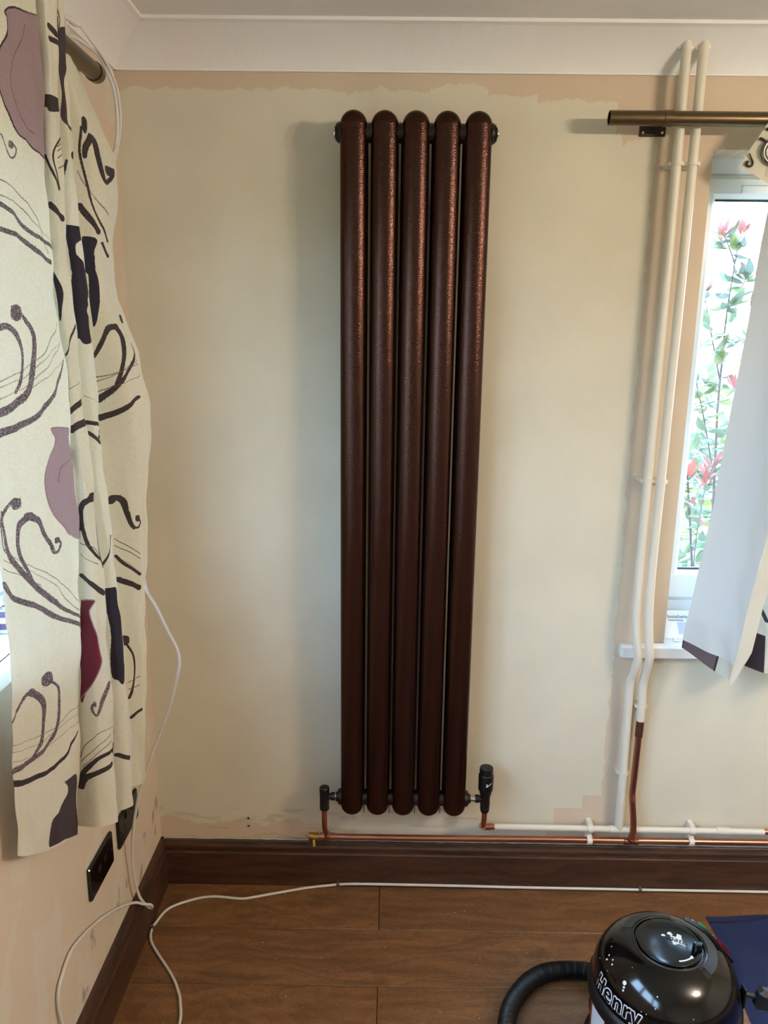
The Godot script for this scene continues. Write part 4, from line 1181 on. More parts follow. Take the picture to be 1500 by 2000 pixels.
	swirl.call([[0.888, 2.033, 0.106], [0.8885, 2.02, 0.1055], [0.888, 2.009, 0.1045]], [0.0008, 0.0008])

# ------------------------------------------------------------------ vacuum cleaner
const DOME := [[0.156, 0.232], [0.1565, 0.245], [0.1535, 0.265], [0.147, 0.285], [0.136, 0.304], [0.121, 0.320], [0.103, 0.332], [0.085, 0.3395], [0.0735, 0.3425]]

func dome_at(s: float, turn: float, off := 0.0) -> Vector3:
	# s = distance along the dome's side from its rim (0) to the lid (1); turn in degrees, 90 faces the room
	var k := s * (DOME.size() - 1)
	var i := clampi(int(k), 0, DOME.size() - 2)
	var a := Vector2(DOME[i][0], DOME[i][1])
	var b := Vector2(DOME[i + 1][0], DOME[i + 1][1])
	var q := a.lerp(b, k - i)
	var n := Vector2((b - a).y, -(b - a).x).normalized()
	q += n * off
	var t := deg_to_rad(turn)
	return Vector3(cos(t) * q.x, q.y, sin(t) * q.x)

func dome_patch(s0: float, s1: float, t0: float, t1: float, thick: float, n := 16) -> ArrayMesh:
	var rows := []
	var ss := [[s0, -0.002], [s0, thick], [s0, thick], [s1, thick], [s1, thick], [s1, -0.002]]
	for e in ss:
		var r := PackedVector3Array()
		r.append(dome_at(e[0], t0, -0.002))
		r.append(dome_at(e[0], t0, e[1]))
		for i in n + 1: r.append(dome_at(e[0], lerpf(t0, t1, float(i) / n), e[1]))
		r.append(dome_at(e[0], t1, e[1]))
		r.append(dome_at(e[0], t1, -0.002))
		rows.append(r)
	return grid(rows)

func build_vacuum() -> void:
	var o := thing("vacuum_cleaner", "round black vacuum cleaner with white lettering and a red drum on the wooden floor", "vacuum cleaner", Vector3(0.643, 0.0, 0.602))
	part("drum", lathe([[0.0, 0.045], [0.140, 0.045], [0.150, 0.052], [0.152, 0.10], [0.152, 0.198], [0.152, 0.198], [0.0, 0.198]], 56), M["vacuum red"], o)
	part("base", lathe([[0.0, 0.022], [0.150, 0.022], [0.164, 0.028], [0.166, 0.04], [0.160, 0.056], [0.152, 0.060]], 48), M["vacuum rubber"], o)
	for e in [[0.10, -0.11], [-0.10, -0.11]]:
		part("wheel", lathe([[0.0, -0.018], [0.034, -0.018], [0.040, -0.012], [0.040, 0.012], [0.034, 0.018], [0.0, 0.018]], 28), M["vacuum rubber"], o, Vector3(e[0], 0.040, e[1]), Vector3(0, 0, PI / 2))
	for e in [[0.08, 0.11], [-0.08, 0.11]]:
		part("castor", lathe([[0.0, -0.008], [0.011, -0.008], [0.0125, -0.004], [0.0125, 0.004], [0.011, 0.008], [0.0, 0.008]], 20), M["vacuum rubber"], o, Vector3(e[0], 0.0125, e[1]), Vector3(0, 0, PI / 2))
	var label_rows := []
	for e in [0.10, 0.182]:
		var r := PackedVector3Array()
		for i in 13:
			var t := deg_to_rad(184.0 - 2.0 * i)
			r.append(Vector3(cos(t) * 0.1526, e, sin(t) * 0.1526))
		label_rows.append(r)
	part("drum_label", grid(label_rows, false, true), M["white mark"], o)
	part("bumper_ring", lathe([[0.150, 0.192], [0.158, 0.192], [0.1635, 0.198], [0.165, 0.208], [0.1635, 0.220], [0.1585, 0.229], [0.150, 0.232]], 64), M["vacuum rubber"], o)
	var head_profile := DOME.duplicate()
	head_profile.append_array([[0.0735, 0.3425], [0.0715, 0.3395], [0.0715, 0.3395], [0.0, 0.3395]])
	var head := part("head", lathe(head_profile, 72), M["vacuum black"], o)
	var lid := part("lid", lathe([[0.0690, 0.339], [0.0690, 0.339], [0.0690, 0.3435], [0.0675, 0.3452], [0.055, 0.3462], [0.03, 0.3472], [0.0, 0.3476]], 64), M["vacuum black"], o)
	part("lid_rim", lathe([[0.0735, 0.341], [0.0745, 0.3436], [0.0765, 0.3436], [0.0780, 0.3408]], 64), M["vacuum rubber"], o)
	part("winding_knob", lathe([[0.0, 0.0], [0.0105, 0.0], [0.0105, 0.0], [0.0100, 0.0165], [0.0085, 0.0185], [0.0085, 0.0185], [0.0, 0.0180]], 24), M["vacuum black"], lid, Vector3(0.0535, 0.345, 0.0225))
	# worn white sticker with what is left of its word, and the turning arrow
	var blot := func(cx: float, cz: float, pts: Array) -> void:
		var rows := []
		for ring in [0.0, 1.0]:
			var r := PackedVector3Array()
			for i in pts.size() + 1:
				var q: Array = pts[i % pts.size()]
				r.append(Vector3(cx + q[0] * ring, 0.3483 - 0.0016 * ring * absf(q[0]) / 0.02, cz + q[1] * ring))
			rows.append(r)
		part("worn_sticker", grid(rows, true, true), M["white mark"], lid)
	blot.call(0.016, -0.004, [[0.022, 0.006], [0.025, 0.016], [0.014, 0.021], [0.003, 0.014], [-0.008, 0.016], [-0.017, 0.008], [-0.006, 0.003], [-0.014, -0.006], [-0.008, -0.011], [0.003, -0.006], [0.009, -0.016], [0.018, -0.011]])
	blot.call(0.008, -0.020, [[0.006, 0.002], [0.004, 0.006], [-0.002, 0.004], [-0.006, 0.001], [-0.003, -0.004], [0.003, -0.005]])
	blot.call(-0.008, -0.015, [[0.005, 0.002], [0.001, 0.004], [-0.005, 0.001], [-0.002, -0.003], [0.003, -0.003]])
	part("sticker_word", lettering("matic", 0.012, 0.0004), M["vacuum black"], lid, Vector3(0.018, 0.3490, 0.001), Vector3(-PI / 2, -0.55, 0))
	var arrow := PackedVector3Array()
	var arrow_r := PackedFloat32Array()
	for k in 15:
		var t := deg_to_rad(lerpf(52.0, 88.0, k / 14.0))
		arrow.append(Vector3(cos(t) * 0.056, 0.3458, sin(t) * 0.056))
		arrow_r.append(0.0018 if k > 3 else 0.0018 + 0.0006 * (3 - k))
	part("turning_arrow", tube(arrow, 0.0018, 6, arrow_r), M["white mark"], lid)
	# carrying handle let into the top: two arcs
	part("handle_arc", dome_patch(0.77, 0.935, -22, 52, 0.0016), M["handle grey"], head)
	part("handle_arc", dome_patch(0.77, 0.935, 212, 292, 0.0016), M["handle grey"], head)
	part("handle_socket", dome_patch(0.75, 0.95, 52, 60, 0.0006, 4), M["shadow gap"], head)
	part("handle_socket", dome_patch(0.75, 0.95, 205, 212, 0.0006, 4), M["shadow gap"], head)
	part("control_panel", dome_patch(0.38, 0.68, -52, -2, 0.0065), M["vacuum rubber"], head)
	part("green_switch", dome_patch(0.45, 0.63, -39, -31, 0.0095, 4), M["button green"], head)
	part("red_switch", dome_patch(0.43, 0.62, -16, -8, 0.0095, 4), M["button red"], head)
	part("switch_mark", dome_patch(0.48, 0.64, -46, -44, 0.0075, 2), M["white mark"], head)
	# lettering around the rim: black letters on a white outline
	var text := lettering("Henry", 0.031, 0.0005)
	var box := text.get_aabb()
	var wrap := func(dx: float, dy: float, off: float) -> Callable:
		return func(v: Vector3) -> Vector3:
			var along := v.x - box.position.x + dx
			var up := v.y - box.position.y + dy
			return dome_at(0.055 + up / 0.152, 173.0 - rad_to_deg(along / 0.150), off + v.z)
	var outline := []
	for k in 12:
		outline.append(bend(text, wrap.call(0.0021 * cos(TAU * k / 12), 0.0021 * sin(TAU * k / 12), 0.0006)))
	part("lettering_outline", join(outline), M["white mark"], head)
	part("lettering", bend(text, wrap.call(0.0, 0.0, 0.0014)), M["vacuum black"], head)
	# flecks of white paint
	var fleck := lathe([[0.0, -0.0004], [1.0, 0.0], [0.7, 0.0006], [0.0, 0.0009]], 9)
	for e in [[0.50, 148, 0.0055], [0.455, 147, 0.003], [0.42, 146.5, 0.0026], [0.62, 185, 0.0016], [0.55, 178, 0.0022], [0.50, 176, 0.0026], [0.57, 171, 0.002], [0.53, 168, 0.0024], [0.40, 184, 0.001], [0.43, 168, 0.001], [0.56, 118, 0.0016], [0.43, 118, 0.0014], [0.33, 124, 0.0011], [0.33, 128, 0.001], [0.70, 150, 0.001], [0.4, 88, 0.0012], [0.2, 60, 0.0014]]:
		var at := dome_at(e[0], e[1], 0.0002)
		var f := part("paint_fleck", fleck, M["white mark"], head, at)
		var up := (dome_at(e[0], e[1], 0.01) - at).normalized()
		var side := up.cross(Vector3.FORWARD).normalized()
		f.basis = Basis(side, up, side.cross(up)) * Basis.from_scale(Vector3(e[2], 1.0, e[2]))
	# clamp lever on the right
	var lever := part("clamp_lever", boxm(Vector3(0.046, 0.050, 0.030), 0.009), M["handle grey"], o, Vector3(0.205, 0.240, 0.043), Vector3(0, 0, -0.2))
	part("lever_stem", rod(Vector3(-0.046, -0.004, -0.007), Vector3(-0.016, 0.0, -0.002), 0.0058), M["vacuum rubber"], lever)
	part("lever_plate", boxm(Vector3(0.006, 0.05, 0.02), 0.002), M["vacuum rubber"], o, Vector3(0.1590, 0.240, 0.036))

	# ribbed hose
	var pts := v3([[0.010, 0.115, -0.14], [-0.02, 0.085, -0.178], [-0.065, 0.045, -0.218], [-0.13, 0.0245, -0.252], [-0.213, 0.0232, -0.240], [-0.278, 0.0232, -0.188], [-0.324, 0.0232, -0.105], [-0.338, 0.0232, 0.02], [-0.30, 0.0232, 0.19], [-0.18, 0.0232, 0.34], [0.0, 0.0232, 0.40]])
	var coarse := smooth_path(pts, 60)
	var path := PackedVector3Array()
	var rad := PackedFloat32Array()
	var curve := Curve3D.new()
	curve.bake_interval = 0.004
	for q in coarse: curve.add_point(q)
	var length := curve.get_baked_length()
	var steps := int(length / 0.0011)
	for i in steps + 1:
		var d := length * i / steps
		path.append(curve.sample_baked(d))
		rad.append(0.0208 + 0.0016 * (1.0 if fmod(d, 0.0046) < 0.0026 else -0.6))
	part("hose", tube(path, 0.02, 18, rad), M["hose"], o)
	part("hose_connector", lathe([[0.0, 0.0], [0.027, 0.0], [0.027, 0.0], [0.027, 0.02], [0.0235, 0.028], [0.0235, 0.045], [0.0, 0.045]], 24), M["vacuum black"], o, Vector3(0.012, 0.118, -0.136), Vector3(-PI / 2 - 0.5, 0.5, 0))

# ------------------------------------------------------------------ small things
func build_small_things() -> void:
	# white lead that drops down the corner behind the left curtain
	var lead := thing("white_cable", "white cable hanging in the corner behind the left curtain, looping at the skirting board", "cable", Vector3(-0.6, 0.12, 0.33))
	var off := lead.position
	var mk := func(called: String, list: Array, r: float, m: String) -> void:
		var p := smooth_path(v3(list), 8)
		for i in p.size(): p[i] -= off
		part(called, tube(p, r, 12), M[m], lead)
	mk.call("upper_loop", [[-0.597, 2.215, 0.38], [-0.584, 2.194, 0.36], [-0.569, 2.172, 0.35], [-0.559, 2.152, 0.34], [-0.552, 2.127, 0.33], [-0.548, 2.099, 0.33], [-0.547, 2.065, 0.33], [-0.549, 2.024, 0.34], [-0.551, 1.986, 0.36], [-0.556, 1.93, 0.39], [-0.57, 1.7, 0.42]], 0.0026, "cable")
	mk.call("main_run", [[-0.640, 2.195, 0.40], [-0.628, 2.200, 0.38], [-0.615, 2.2, 0.37], [-0.599, 2.191, 0.36], [-0.579, 2.177, 0.35], [-0.569, 2.157, 0.34], [-0.557, 2.124, 0.335], [-0.552, 2.086, 0.335], [-0.551, 2.043, 0.34], [-0.554, 2.003, 0.35], [-0.553, 1.958, 0.38], [-0.57, 1.7, 0.41], [-0.56, 1.4, 0.43], [-0.545, 1.2, 0.415], [-0.539, 1.135, 0.4], [-0.536, 1.066, 0.38], [-0.523, 1.018, 0.36], [-0.503, 0.947, 0.34], [-0.489, 0.904, 0.33], [-0.484, 0.867, 0.33], [-0.494, 0.818, 0.33], [-0.519, 0.736, 0.33], [-0.552, 0.653, 0.33], [-0.579, 0.582, 0.33], [-0.599, 0.525, 0.33], [-0.62, 0.445, 0.32], [-0.636, 0.363, 0.31], [-0.643, 0.295, 0.3], [-0.645, 0.225, 0.29], [-0.641, 0.165, 0.275], [-0.634, 0.138, 0.266], [-0.626, 0.120, 0.260], [-0.618, 0.113, 0.257], [-0.6135, 0.120, 0.260], [-0.616, 0.133, 0.268], [-0.628, 0.146, 0.282], [-0.648, 0.163, 0.297], [-0.6555, 0.214, 0.374], [-0.6572, 0.269, 0.469], [-0.6572, 0.311, 0.557], [-0.6572, 0.336, 0.626], [-0.6572, 0.34, 0.666], [-0.6572, 0.328, 0.698], [-0.6572, 0.313, 0.721], [-0.6572, 0.283, 0.73], [-0.655, 0.227, 0.726], [-0.645, 0.165, 0.716], [-0.632, 0.10, 0.70], [-0.625, 0.004, 0.70]], 0.0036, "cable")
	part("plug", tube(PackedVector3Array([Vector3(-0.624, 2.226, 0.405) - off, Vector3(-0.612, 2.222, 0.395) - off, Vector3(-0.611, 2.2218, 0.394) - off, Vector3(-0.604, 2.2185, 0.387) - off, Vector3(-0.603, 2.218, 0.386) - off, Vector3(-0.598, 2.2155, 0.381) - off]), 0.007, 14, PackedFloat32Array([0.0052, 0.0052, 0.0074, 0.0074, 0.0060, 0.0035])), M["plastic clip"], lead)
	part("wall_hook", join([[boxm(Vector3(0.022, 0.010, 0.012), 0.003), Transform3D(Basis(), Vector3(-0.652, 2.196, 0.40) - off)]]), M["plastic clip"], lead)

	# white lead along the skirting board and over the floor
	var fc := thing("white_cable", "white cable clipped along the foot of the back skirting board and trailing over the floor", "cable", Vector3(-0.4, 0.0, 0.1))
	var fp := smooth_path(v3([[2.6, 0.006, 0.028], [1.6, 0.0085, 0.0262], [1.1749, 0.0090, 0.0262], [0.95, 0.0092, 0.0262], [0.7887, 0.0092, 0.0262], [0.6, 0.010, 0.0262], [0.4, 0.0105, 0.0262], [0.2, 0.0125, 0.0262], [0.0, 0.0132, 0.0262], [-0.10, 0.0120, 0.0262], [-0.16, 0.0075, 0.029], [-0.2184, 0.0045, 0.0361], [-0.3079, 0.0042, 0.0601], [-0.37, 0.0042, 0.078], [-0.4104, 0.0042, 0.086], [-0.4879, 0.0042, 0.0794], [-0.5459, 0.0042, 0.0913], [-0.6108, 0.0042, 0.1302], [-0.632, 0.0042, 0.185], [-0.636, 0.0042, 0.2098], [-0.6315, 0.0042, 0.238], [-0.6123, 0.0042, 0.274], [-0.5376, 0.0042, 0.367], [-0.505, 0.0042, 0.42], [-0.4919, 0.0042, 0.4527], [-0.478, 0.0042, 0.511], [-0.48, 0.0042, 0.62], [-0.5, 0.0042, 0.8]]), 8)
	for i in fp.size(): fp[i] -= fc.position
	part("lead", tube(fp, 0.0038, 12), M["cable"], fc)
	for e in [["grey cable clip on the skirting board under the radiator's left end", Vector3(-0.1261, 0.0112, 0.022), 0.0], ["grey cable clip on the skirting board behind the vacuum cleaner", Vector3(0.7887, 0.0092, 0.022), 0.0], ["grey cable clip where the floor cable meets the left skirting board", Vector3(-0.6405, 0.0050, 0.2075), PI / 2]]:
		var c := thing("cable_clip", e[0], "cable clip", e[1], "grey cable clips")
		c.rotation.y = e[2]
		var arc := []
		for k in 9:
			var t := PI * (k / 8.0 * 1.2 - 0.1)
			arc.append([cos(t) * 0.0062, 0.0042 + sin(t) * 0.0056])
		for k in range(8, -1, -1):
			var t := PI * (k / 8.0 * 1.2 - 0.1)
			arc.append([cos(t) * 0.0042, 0.0042 + sin(t) * 0.0040])
		part("saddle", run(arc, Vector3(-0.0045, 0, 0), Vector3(0.0045, 0, 0), Vector3.UP, Vector3.BACK), M["cable clip"], c)
		part("nail", lathe([[0.0, 0.0], [0.0022, 0.0], [0.0022, 0.0], [0.0020, 0.0012], [0.0, 0.0014]], 10), M["chrome"], c, Vector3(0, 0.0078, 0.002), Vector3(PI / 2, 0, 0))

	# two black sockets on the left wall
	for e in [["wall_socket", "glossy black double wall plate nearer the camera, below the left curtain", 0.461, 0.404, 0], ["wall_socket", "black double socket with pin slots, half hidden by the left curtain's hem", 0.272, 0.400, 1]]:
		var s := thing(e[0], e[1], "socket", Vector3(LEFT, e[3], e[2]), "black wall plates")
		s.rotation.y = PI / 2
		var plate := part("plate", boxm(Vector3(0.146, 0.086, 0.009), 0.0035), M["vacuum black"] if e[4] == 0 else M["satin black"], s, Vector3(0, 0, 0.0045))
		if e[4] == 1:
			for x in [-0.036, 0.036]:
				part("switch_rocker", boxm(Vector3(0.011, 0.018, 0.004), 0.0015), M["vacuum rubber"], plate, Vector3(x * 0.55, 0.024, 0.0055))
				for q in [[0.0, 0.008, 0.005, 0.010], [-0.011, -0.012, 0.008, 0.005], [0.011, -0.012, 0.008, 0.005]]:
					part("pin_slot", boxm(Vector3(q[2], q[3], 0.0012), 0.0003), M["shadow gap"], plate, Vector3(x + q[0], q[1] - 0.006, 0.0044))
			for x in [-0.03, 0.03]: part("screw_cap", lathe([[0.0, 0.0], [0.0035, 0.0], [0.003, 0.0012], [0.0, 0.0015]], 12), M["vacuum rubber"], plate, Vector3(x * 2.0, 0.0, 0.0044), Vector3(PI / 2, 0, 0))
		else:
			for x in [-0.018, 0.018]: part("port", boxm(Vector3(0.016, 0.014, 0.0016), 0.0006), M["vacuum rubber"], plate, Vector3(x, 0.006, 0.0046))
			for x in [-0.060, 0.060]: part("screw_cap", lathe([[0.0, 0.0], [0.0035, 0.0], [0.003, 0.0012], [0.0, 0.0015]], 12), M["vacuum rubber"], plate, Vector3(x, 0.0, 0.0044), Vector3(PI / 2, 0, 0))

	# two old fixing holes in the back wall
	for e in [["dark drilled hole in the wall left of the radiator, the upper of two", 0.2148], ["dark drilled hole in the wall left of the radiator, the lower of two", 0.1885]]:
		var hole := thing("wall_plug", e[0], "wall plug", Vector3(-0.3968, e[1], 0.0), "wall plugs left of the radiator")
		part("rim", lathe([[0.0032, -0.001], [0.0062, -0.0005], [0.0062, 0.0008], [0.0034, 0.0012], [0.0032, -0.001]], 16), M["filler"], hole, Vector3.ZERO, Vector3(PI / 2, 0, 0))
		part("bore", lathe([[0.0, 0.0004], [0.0036, 0.0004], [0.0036, 0.0004], [0.0, 0.0007]], 16), M["shadow gap"], hole, Vector3.ZERO, Vector3(PI / 2, 0, 0))

	# leaflet leaning against the right window frame, and a white strip lying before it
	var lf := thing("instruction_leaflet", "white printed leaflet leaning on the right window frame above the sill", "leaflet", Vector3(0.90, 0.7998, -0.028))
	lf.rotation.x = -0.72
	part("sheet", boxm(Vector3(0.19, 0.086, 0.0015), 0.0004), M["paper"], lf, Vector3(0, 0.043, 0))
	part("title", lettering("Installation", 0.0085, 0.0003), M["ink"], lf, Vector3(-0.043, 0.066, 0.0010))
	part("subtitle", lettering("Instructions", 0.0052, 0.0003), M["ink"], lf, Vector3(-0.052, 0.0555, 0.0010))
	part("picture", boxm(Vector3(0.030, 0.036, 0.0004), 0.0001), M["pale blue"], lf, Vector3(-0.035, 0.031, 0.0010))
	var st := thing("plastic_strip", "white plastic strip with blue edges lying at the front of the right sill", "strip", Vector3(0.905, 0.7998, -0.010))
	part("strip", boxm(Vector3(0.16, 0.010, 0.012), 0.002), M["paper"], st, Vector3(0, 0.005, 0))
	for y in [0.0016, 0.0086]: part("blue_edge", boxm(Vector3(0.156, 0.0022, 0.0006), 0.0001), M["pale blue"], st, Vector3(0.002, y, 0.0061))

	# patterned jar on the left sill
	var jar := thing("candle_jar", "small white jar with purple bands on the left window sill", "jar", Vector3(-0.715, 1.0801, 0.655))
	part("body", lathe([[0.0, 0.0], [0.030, 0.0], [0.033, 0.004], [0.034, 0.05], [0.034, 0.05], [0.031, 0.05], [0.030, 0.006], [0.0, 0.006]], 32), M["paper"], jar)
	part("band", lathe([[0.0344, 0.010], [0.0344, 0.022]], 32), M["jar purple"], jar)
	part("band", lathe([[0.0348, 0.034], [0.0348, 0.046]], 32), M["jar purple"], jar)
	part("lid", lathe([[0.0, 0.05], [0.035, 0.05], [0.036, 0.052], [0.036, 0.058], [0.034, 0.060], [0.0, 0.061]], 32), M["chrome"], jar)

	# blue dust sheet right of the vacuum cleaner
	var mt := thing("dust_sheet", "crumpled dark blue cloth sheet on the floor behind the vacuum cleaner", "cloth", Vector3(1.25, 0.0, 0.6))
	var n := noise(91, 1.0, 3)
	var rows := []
	var hem_path := PackedVector3Array()
	for j in 46:
		var r := PackedVector3Array()
		var z := lerpf(0.118, 1.35, j / 45.0)
		for i in 46:
			var x0 := 0.935 + 0.015 * sin(z * 9.0)
			var x := lerpf(x0, 1.75, i / 45.0)
			var y := 0.010 + 0.008 * n.get_noise_2d(x * 4.0, z * 4.0) + 0.010 * exp(-pow((x - 1.10 - z * 0.12) / 0.03, 2.0))
			var e := mini(mini(i, 45 - i), mini(j, 45 - j))
			if e == 0: y = 0.0015
			r.append(Vector3(x, maxf(y, 0.0015), z + (0.006 * sin(x * 21.0) if j < 3 else 0.0)) - mt.position)
		if j == 1:
			for q in r: hem_path.append(q + Vector3(0, 0.001, 0))
		rows.append(r)
	part("cloth", grid(rows, false, true), M["blue cloth"], mt)
	part("hem", tube(hem_path, 0.0035, 8), M["blue hem"], mt)

	# crumbs of plaster on the boards: too many to count
	var fl := lathe([[0.0, 0.0], [0.0017, 0.0], [0.0013, 0.0012], [0.0, 0.0014]], 6)
	var mm := MultiMesh.new()
	mm.transform_format = MultiMesh.TRANSFORM_3D
	mm.mesh = fl
	mm.instance_count = 60
	for k in 60:
		var at := Vector3(rng.randf_range(-0.6, 0.9), 0.0, rng.randf_range(0.04, 0.55))
		mm.set_instance_transform(k, Transform3D(Basis(Vector3.UP, rng.randf() * TAU) * Basis.from_scale(Vector3(rng.randf_range(0.3, 1.1), rng.randf_range(0.4, 1.0), rng.randf_range(0.3, 0.7))), at))
	var crumbs := MultiMeshInstance3D.new()
	crumbs.name = "plaster_crumbs"
	crumbs.multimesh = mm
	crumbs.material_override = M["white mark"]
	add_child(crumbs)
	tag(crumbs, "tiny white plaster crumbs scattered over the floor boards", "crumbs", "", "stuff")

# ------------------------------------------------------------------ the warm ceiling light, behind and right of the camera
func build_ceiling_light() -> void:
	var o := thing("ceiling_light", "brass ceiling light with five warm bulbs on curved arms", "ceiling light", Vector3(1.9, CEIL, 1.75))
	part("ceiling_rose", lathe([[0.0, -0.03], [0.03, -0.028], [0.06, -0.012], [0.065, 0.0], [0.065, 0.0], [0.0, 0.0]], 32), M["brass"], o)
	part("stem", rod(Vector3(0, -0.11, 0), Vector3(0, -0.02, 0), 0.009), M["brass"], o)
	part("boss", lathe([[0.0, -0.16], [0.02, -0.15], [0.032, -0.13], [0.028, -0.11], [0.0, -0.105]], 24), M["brass"], o)
	var glow := mat("bulb glow", Color(1.0, 0.9, 0.75), 0.4)
	glow.emission_enabled = true
	glow.emission = Color(1.0, 0.93, 0.83)
	glow.emission_energy_multiplier = 14.0
	for k in 5:
		var t := TAU * k / 5 + 0.3
		var d := Vector3(cos(t), 0, sin(t))
		var arm := part("arm", tube(smooth_path([Vector3(0, -0.13, 0), d * 0.07 + Vector3(0, -0.175, 0), d * 0.13 + Vector3(0, -0.185, 0), d * 0.165 + Vector3(0, -0.165, 0)]), 0.005, 10), M["brass"], o)
		part("bulb_holder", lathe([[0.0, -0.172], [0.014, -0.170], [0.014, -0.150], [0.0, -0.150]], 16), M["brass"], arm, d * 0.17)
		part("bulb", lathe([[0.0, -0.235], [0.012, -0.232], [0.021, -0.220], [0.024, -0.206], [0.020, -0.190], [0.012, -0.178], [0.010, -0.170], [0.0, -0.170]], 20), glow, arm, d * 0.17)
		var l := OmniLight3D.new()
		l.name = "bulb_light"
		l.position = d * 0.17 + Vector3(0, -0.206, 0)
		l.light_color = Color(1.0, 0.93, 0.83)
		l.light_energy = LAMP_ENERGY
		l.light_size = 0.02
		l.omni_range = 12.0
		l.omni_attenuation = 2.0
		l.shadow_enabled = true
		o.add_child(l, true)

# ------------------------------------------------------------------ garden outside the right window
func leaf_mesh(length: float, width: float, curl: float) -> ArrayMesh:
	var rows := []
	for j in 6:
		var t := j / 5.0
		var w := width * sin(PI * pow(t, 0.8)) * 0.5
		var r := PackedVector3Array()
		for i in 3:
			var s := i - 1.0
			r.append(Vector3(s * w, length * t, curl * length * t * t + absf(s) * w * 0.35))
		rows.append(r)
	return grid(rows)

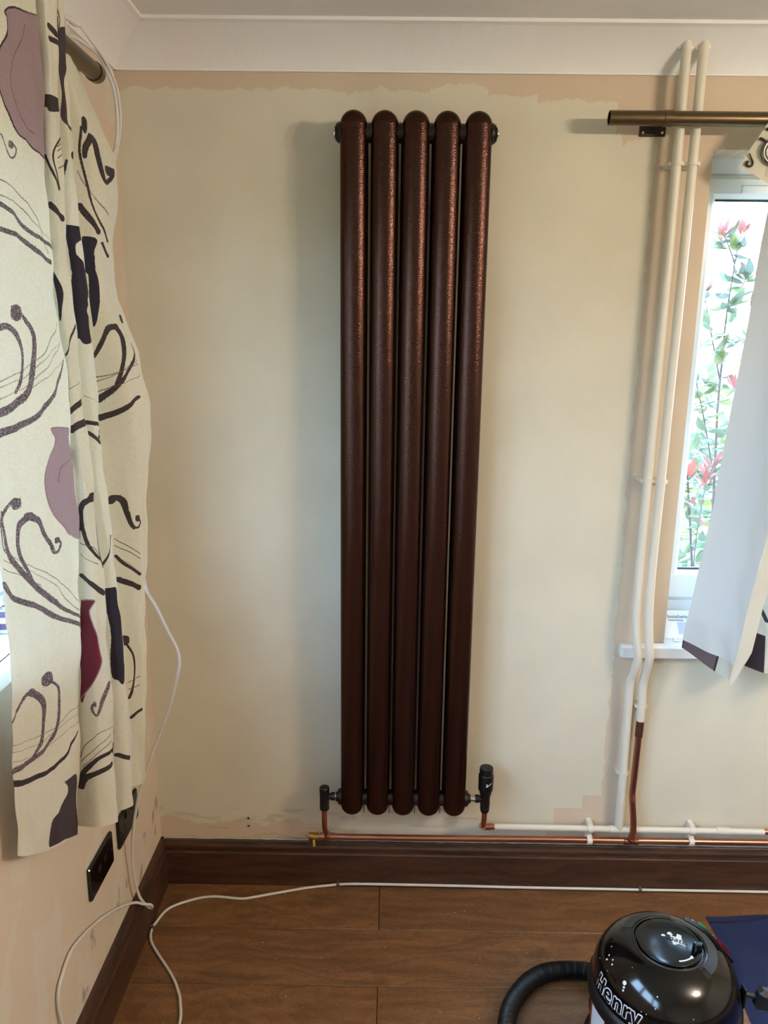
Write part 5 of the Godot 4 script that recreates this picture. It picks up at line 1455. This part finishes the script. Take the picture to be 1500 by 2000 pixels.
func build_garden() -> void:
	var lawn := struct("lawn", slabs([[Vector3(-12, -0.5, -14), Vector3(14, -0.25, -0.27)], [Vector3(-12, -0.5, -0.27), Vector3(LEFT - 0.27, -0.25, 12)]], 0, 0, 1, 0, 1), M["lawn"])
	lawn.set_meta("label", "sunlit lawn outside the windows")
	var greens := [leaf_mesh(0.066, 0.034, 0.25), leaf_mesh(0.074, 0.036, -0.2), leaf_mesh(0.056, 0.032, 0.4)]
	var reds := [leaf_mesh(0.062, 0.020, 0.15), leaf_mesh(0.05, 0.018, -0.1), leaf_mesh(0.07, 0.024, 0.3)]
	var o := thing("shrub", "tall shrub with red young leaves and green older leaves outside the right window", "shrub", Vector3(1.15, -0.25, -0.55))
	var off := o.position
	var stems := [
		[[1.17, -0.24, -0.55], [1.15, 0.6, -0.55], [1.125, 1.1, -0.55], [1.106, 1.404, -0.55], [1.103, 1.588, -0.55], [1.101, 1.7, -0.55], [1.11, 1.877, -0.55], [1.122, 1.965, -0.55]],
		[[1.125, 1.15, -0.55], [1.06, 1.36, -0.53], [1.01, 1.51, -0.52], [0.99, 1.60, -0.52]],
		[[1.103, 1.50, -0.55], [1.055, 1.66, -0.55], [1.02, 1.78, -0.55]],
		[[1.101, 1.72, -0.55], [1.145, 1.80, -0.56], [1.16, 1.845, -0.56]],
		[[1.11, 1.87, -0.55], [1.08, 1.93, -0.55], [1.06, 1.965, -0.55]],
		[[1.2, -0.24, -0.6], [1.23, 0.7, -0.6], [1.225, 1.15, -0.58], [1.22, 1.45, -0.57], [1.205, 1.66, -0.56], [1.18, 1.76, -0.56], [1.21, 1.86, -0.56], [1.23, 1.93, -0.56]],
		[[1.10, -0.24, -0.5], [1.04, 0.5, -0.5], [1.0, 0.9, -0.5], [0.99, 1.15, -0.5], [0.97, 1.34, -0.5]],
		[[1.3, -0.24, -0.6], [1.34, 0.8, -0.6], [1.33, 1.3, -0.6], [1.30, 1.7, -0.58]],
		[[1.08, 0.7, -0.52], [1.06, 0.95, -0.5], [1.07, 1.18, -0.49]],
		[[1.2, 0.7, -0.5], [1.16, 0.95, -0.48], [1.14, 1.12, -0.47]],
		[[1.25, 0.3, -0.8], [1.18, 0.9, -0.85], [1.12, 1.3, -0.85], [1.1, 1.5, -0.85]],
		[[1.35, 0.3, -0.8], [1.36, 0.9, -0.85], [1.40, 1.4, -0.85]]]
	var placed := 0
	for si in stems.size():
		var path := smooth_path(v3(stems[si]), 8)
		var rad := PackedFloat32Array()
		for i in path.size():
			rad.append(lerpf(0.0055 if si in [0, 5, 6, 7, 10, 11] else 0.0026, 0.0015, float(i) / path.size()))
		var local := PackedVector3Array()
		for q in path: local.append(q - off)
		part("stem", tube(local, 0.003, 6, rad), M["stem"], o)
		# green leaves along the stem
		var tip := path[path.size() - 1]
		for i in range(1, path.size() - 2):
			var q := path[i]
			if q.y < 0.78: continue
			var many := 2 if q.y > 1.5 else 3
			for k in many:
				if rng.randf() < (0.5 if q.y > 1.5 else 0.45) or placed > 165: continue
				placed += 1
				var yaw := rng.randf() * TAU
				var tilt := rng.randf_range(0.7, 1.6)
				var m := part("leaf", greens[rng.randi_range(0, 2)], M[["green leaf", "green leaf", "blue green leaf", "blue green leaf", "lime leaf"][rng.randi_range(0, 4)]], o, q - off)
				m.basis = Basis(Vector3.UP, yaw) * Basis(Vector3.RIGHT, tilt) * Basis(Vector3.UP, rng.randf_range(-0.6, 0.6))
		# red tuft at the tip
		for k in 8:
			var m := part("leaf", reds[rng.randi_range(0, 2)], M[["red leaf", "pink leaf"][rng.randi_range(0, 1)]], o, tip - off - Vector3(0, rng.randf_range(0.0, 0.03), 0))
			m.basis = Basis(Vector3.UP, rng.randf() * TAU) * Basis(Vector3.RIGHT, rng.randf_range(0.15, 0.75))
	# further red tufts lower down
	for k in 7:
		var at := Vector3(rng.randf_range(0.98, 1.3), rng.randf_range(0.95, 1.5), rng.randf_range(-0.52, -0.44))
		for i in 5:
			var m := part("leaf", reds[rng.randi_range(0, 2)], M[["red leaf", "pink leaf"][rng.randi_range(0, 1)]], o, at - off)
			m.basis = Basis(Vector3.UP, rng.randf() * TAU) * Basis(Vector3.RIGHT, rng.randf_range(0.15, 0.8))
	# dense growth of the same shrub behind: uncountable
	var mass := func(called: String, count: int, lo: Vector3, hi: Vector3, m: String, mesh: ArrayMesh, grow: float) -> void:
		var mm := MultiMesh.new()
		mm.transform_format = MultiMesh.TRANSFORM_3D
		mm.mesh = mesh
		mm.instance_count = count
		for k in count:
			var q := Vector3(rng.randf_range(lo.x, hi.x), lo.y + (hi.y - lo.y) * rng.randf(), rng.randf_range(lo.z, hi.z))
			mm.set_instance_transform(k, Transform3D(Basis(Vector3.UP, rng.randf() * TAU) * Basis(Vector3.RIGHT, rng.randf_range(0.4, 1.9)) * Basis.from_scale(Vector3.ONE * rng.randf_range(0.7, 1.2) * grow), q - off))
		var mi := MultiMeshInstance3D.new()
		mi.name = called
		mi.multimesh = mm
		mi.material_override = M[m]
		mi.set_meta("kind", "stuff")
		o.add_child(mi, true)
	mass.call("dense_foliage", 1300, Vector3(0.75, -0.2, -1.15), Vector3(1.9, 1.30, -0.66), "blue green leaf", greens[0], 1.0)
	mass.call("dense_foliage", 900, Vector3(0.75, 0.4, -1.2), Vector3(1.9, 1.52, -0.70), "green leaf", greens[1], 1.0)
	mass.call("young_red_foliage", 200, Vector3(0.8, 0.7, -0.9), Vector3(1.7, 1.55, -0.60), "red leaf", reds[2], 1.0)
	# hedges further away
	var hg2 := thing("hedge", "tall hedge outside the left window", "hedge", Vector3(-4.6, -0.25, 1.6))
	part("core", boxm(Vector3(0.7, 2.5, 11.0), 0.1), M["lawn"], hg2, Vector3(0, 1.25, 1.0))
	var m2 := MultiMesh.new()
	m2.transform_format = MultiMesh.TRANSFORM_3D
	m2.mesh = leaf_mesh(0.2, 0.1, 0.2)
	m2.instance_count = 3200
	for k in 3200:
		var q := Vector3(rng.randf_range(-0.5, 0.5), rng.randf_range(0.0, 2.7), rng.randf_range(-4.5, 6.5))
		m2.set_instance_transform(k, Transform3D(Basis(Vector3.UP, rng.randf() * TAU) * Basis(Vector3.RIGHT, rng.randf_range(0.2, 2.2)), q))
	var f2 := MultiMeshInstance3D.new()
	f2.name = "hedge_foliage"
	f2.multimesh = m2
	f2.material_override = M["green leaf"]
	f2.set_meta("kind", "stuff")
	hg2.add_child(f2, true)
	var hg := thing("hedge", "pale sunlit hedge in the distance behind the shrub", "hedge", Vector3(2.0, -0.25, -3.6))
	var mm := MultiMesh.new()
	mm.transform_format = MultiMesh.TRANSFORM_3D
	mm.mesh = leaf_mesh(0.16, 0.08, 0.2)
	mm.instance_count = 3200
	for k in 3200:
		var q := Vector3(rng.randf_range(-2.2, 2.2), rng.randf_range(0.0, 1.72), rng.randf_range(-0.45, 0.45))
		mm.set_instance_transform(k, Transform3D(Basis(Vector3.UP, rng.randf() * TAU) * Basis(Vector3.RIGHT, rng.randf_range(0.2, 2.2)), q))
	var mi := MultiMeshInstance3D.new()
	mi.name = "hedge_foliage"
	mi.multimesh = mm
	mi.material_override = M["lime leaf"]
	mi.set_meta("kind", "stuff")
	hg.add_child(mi, true)
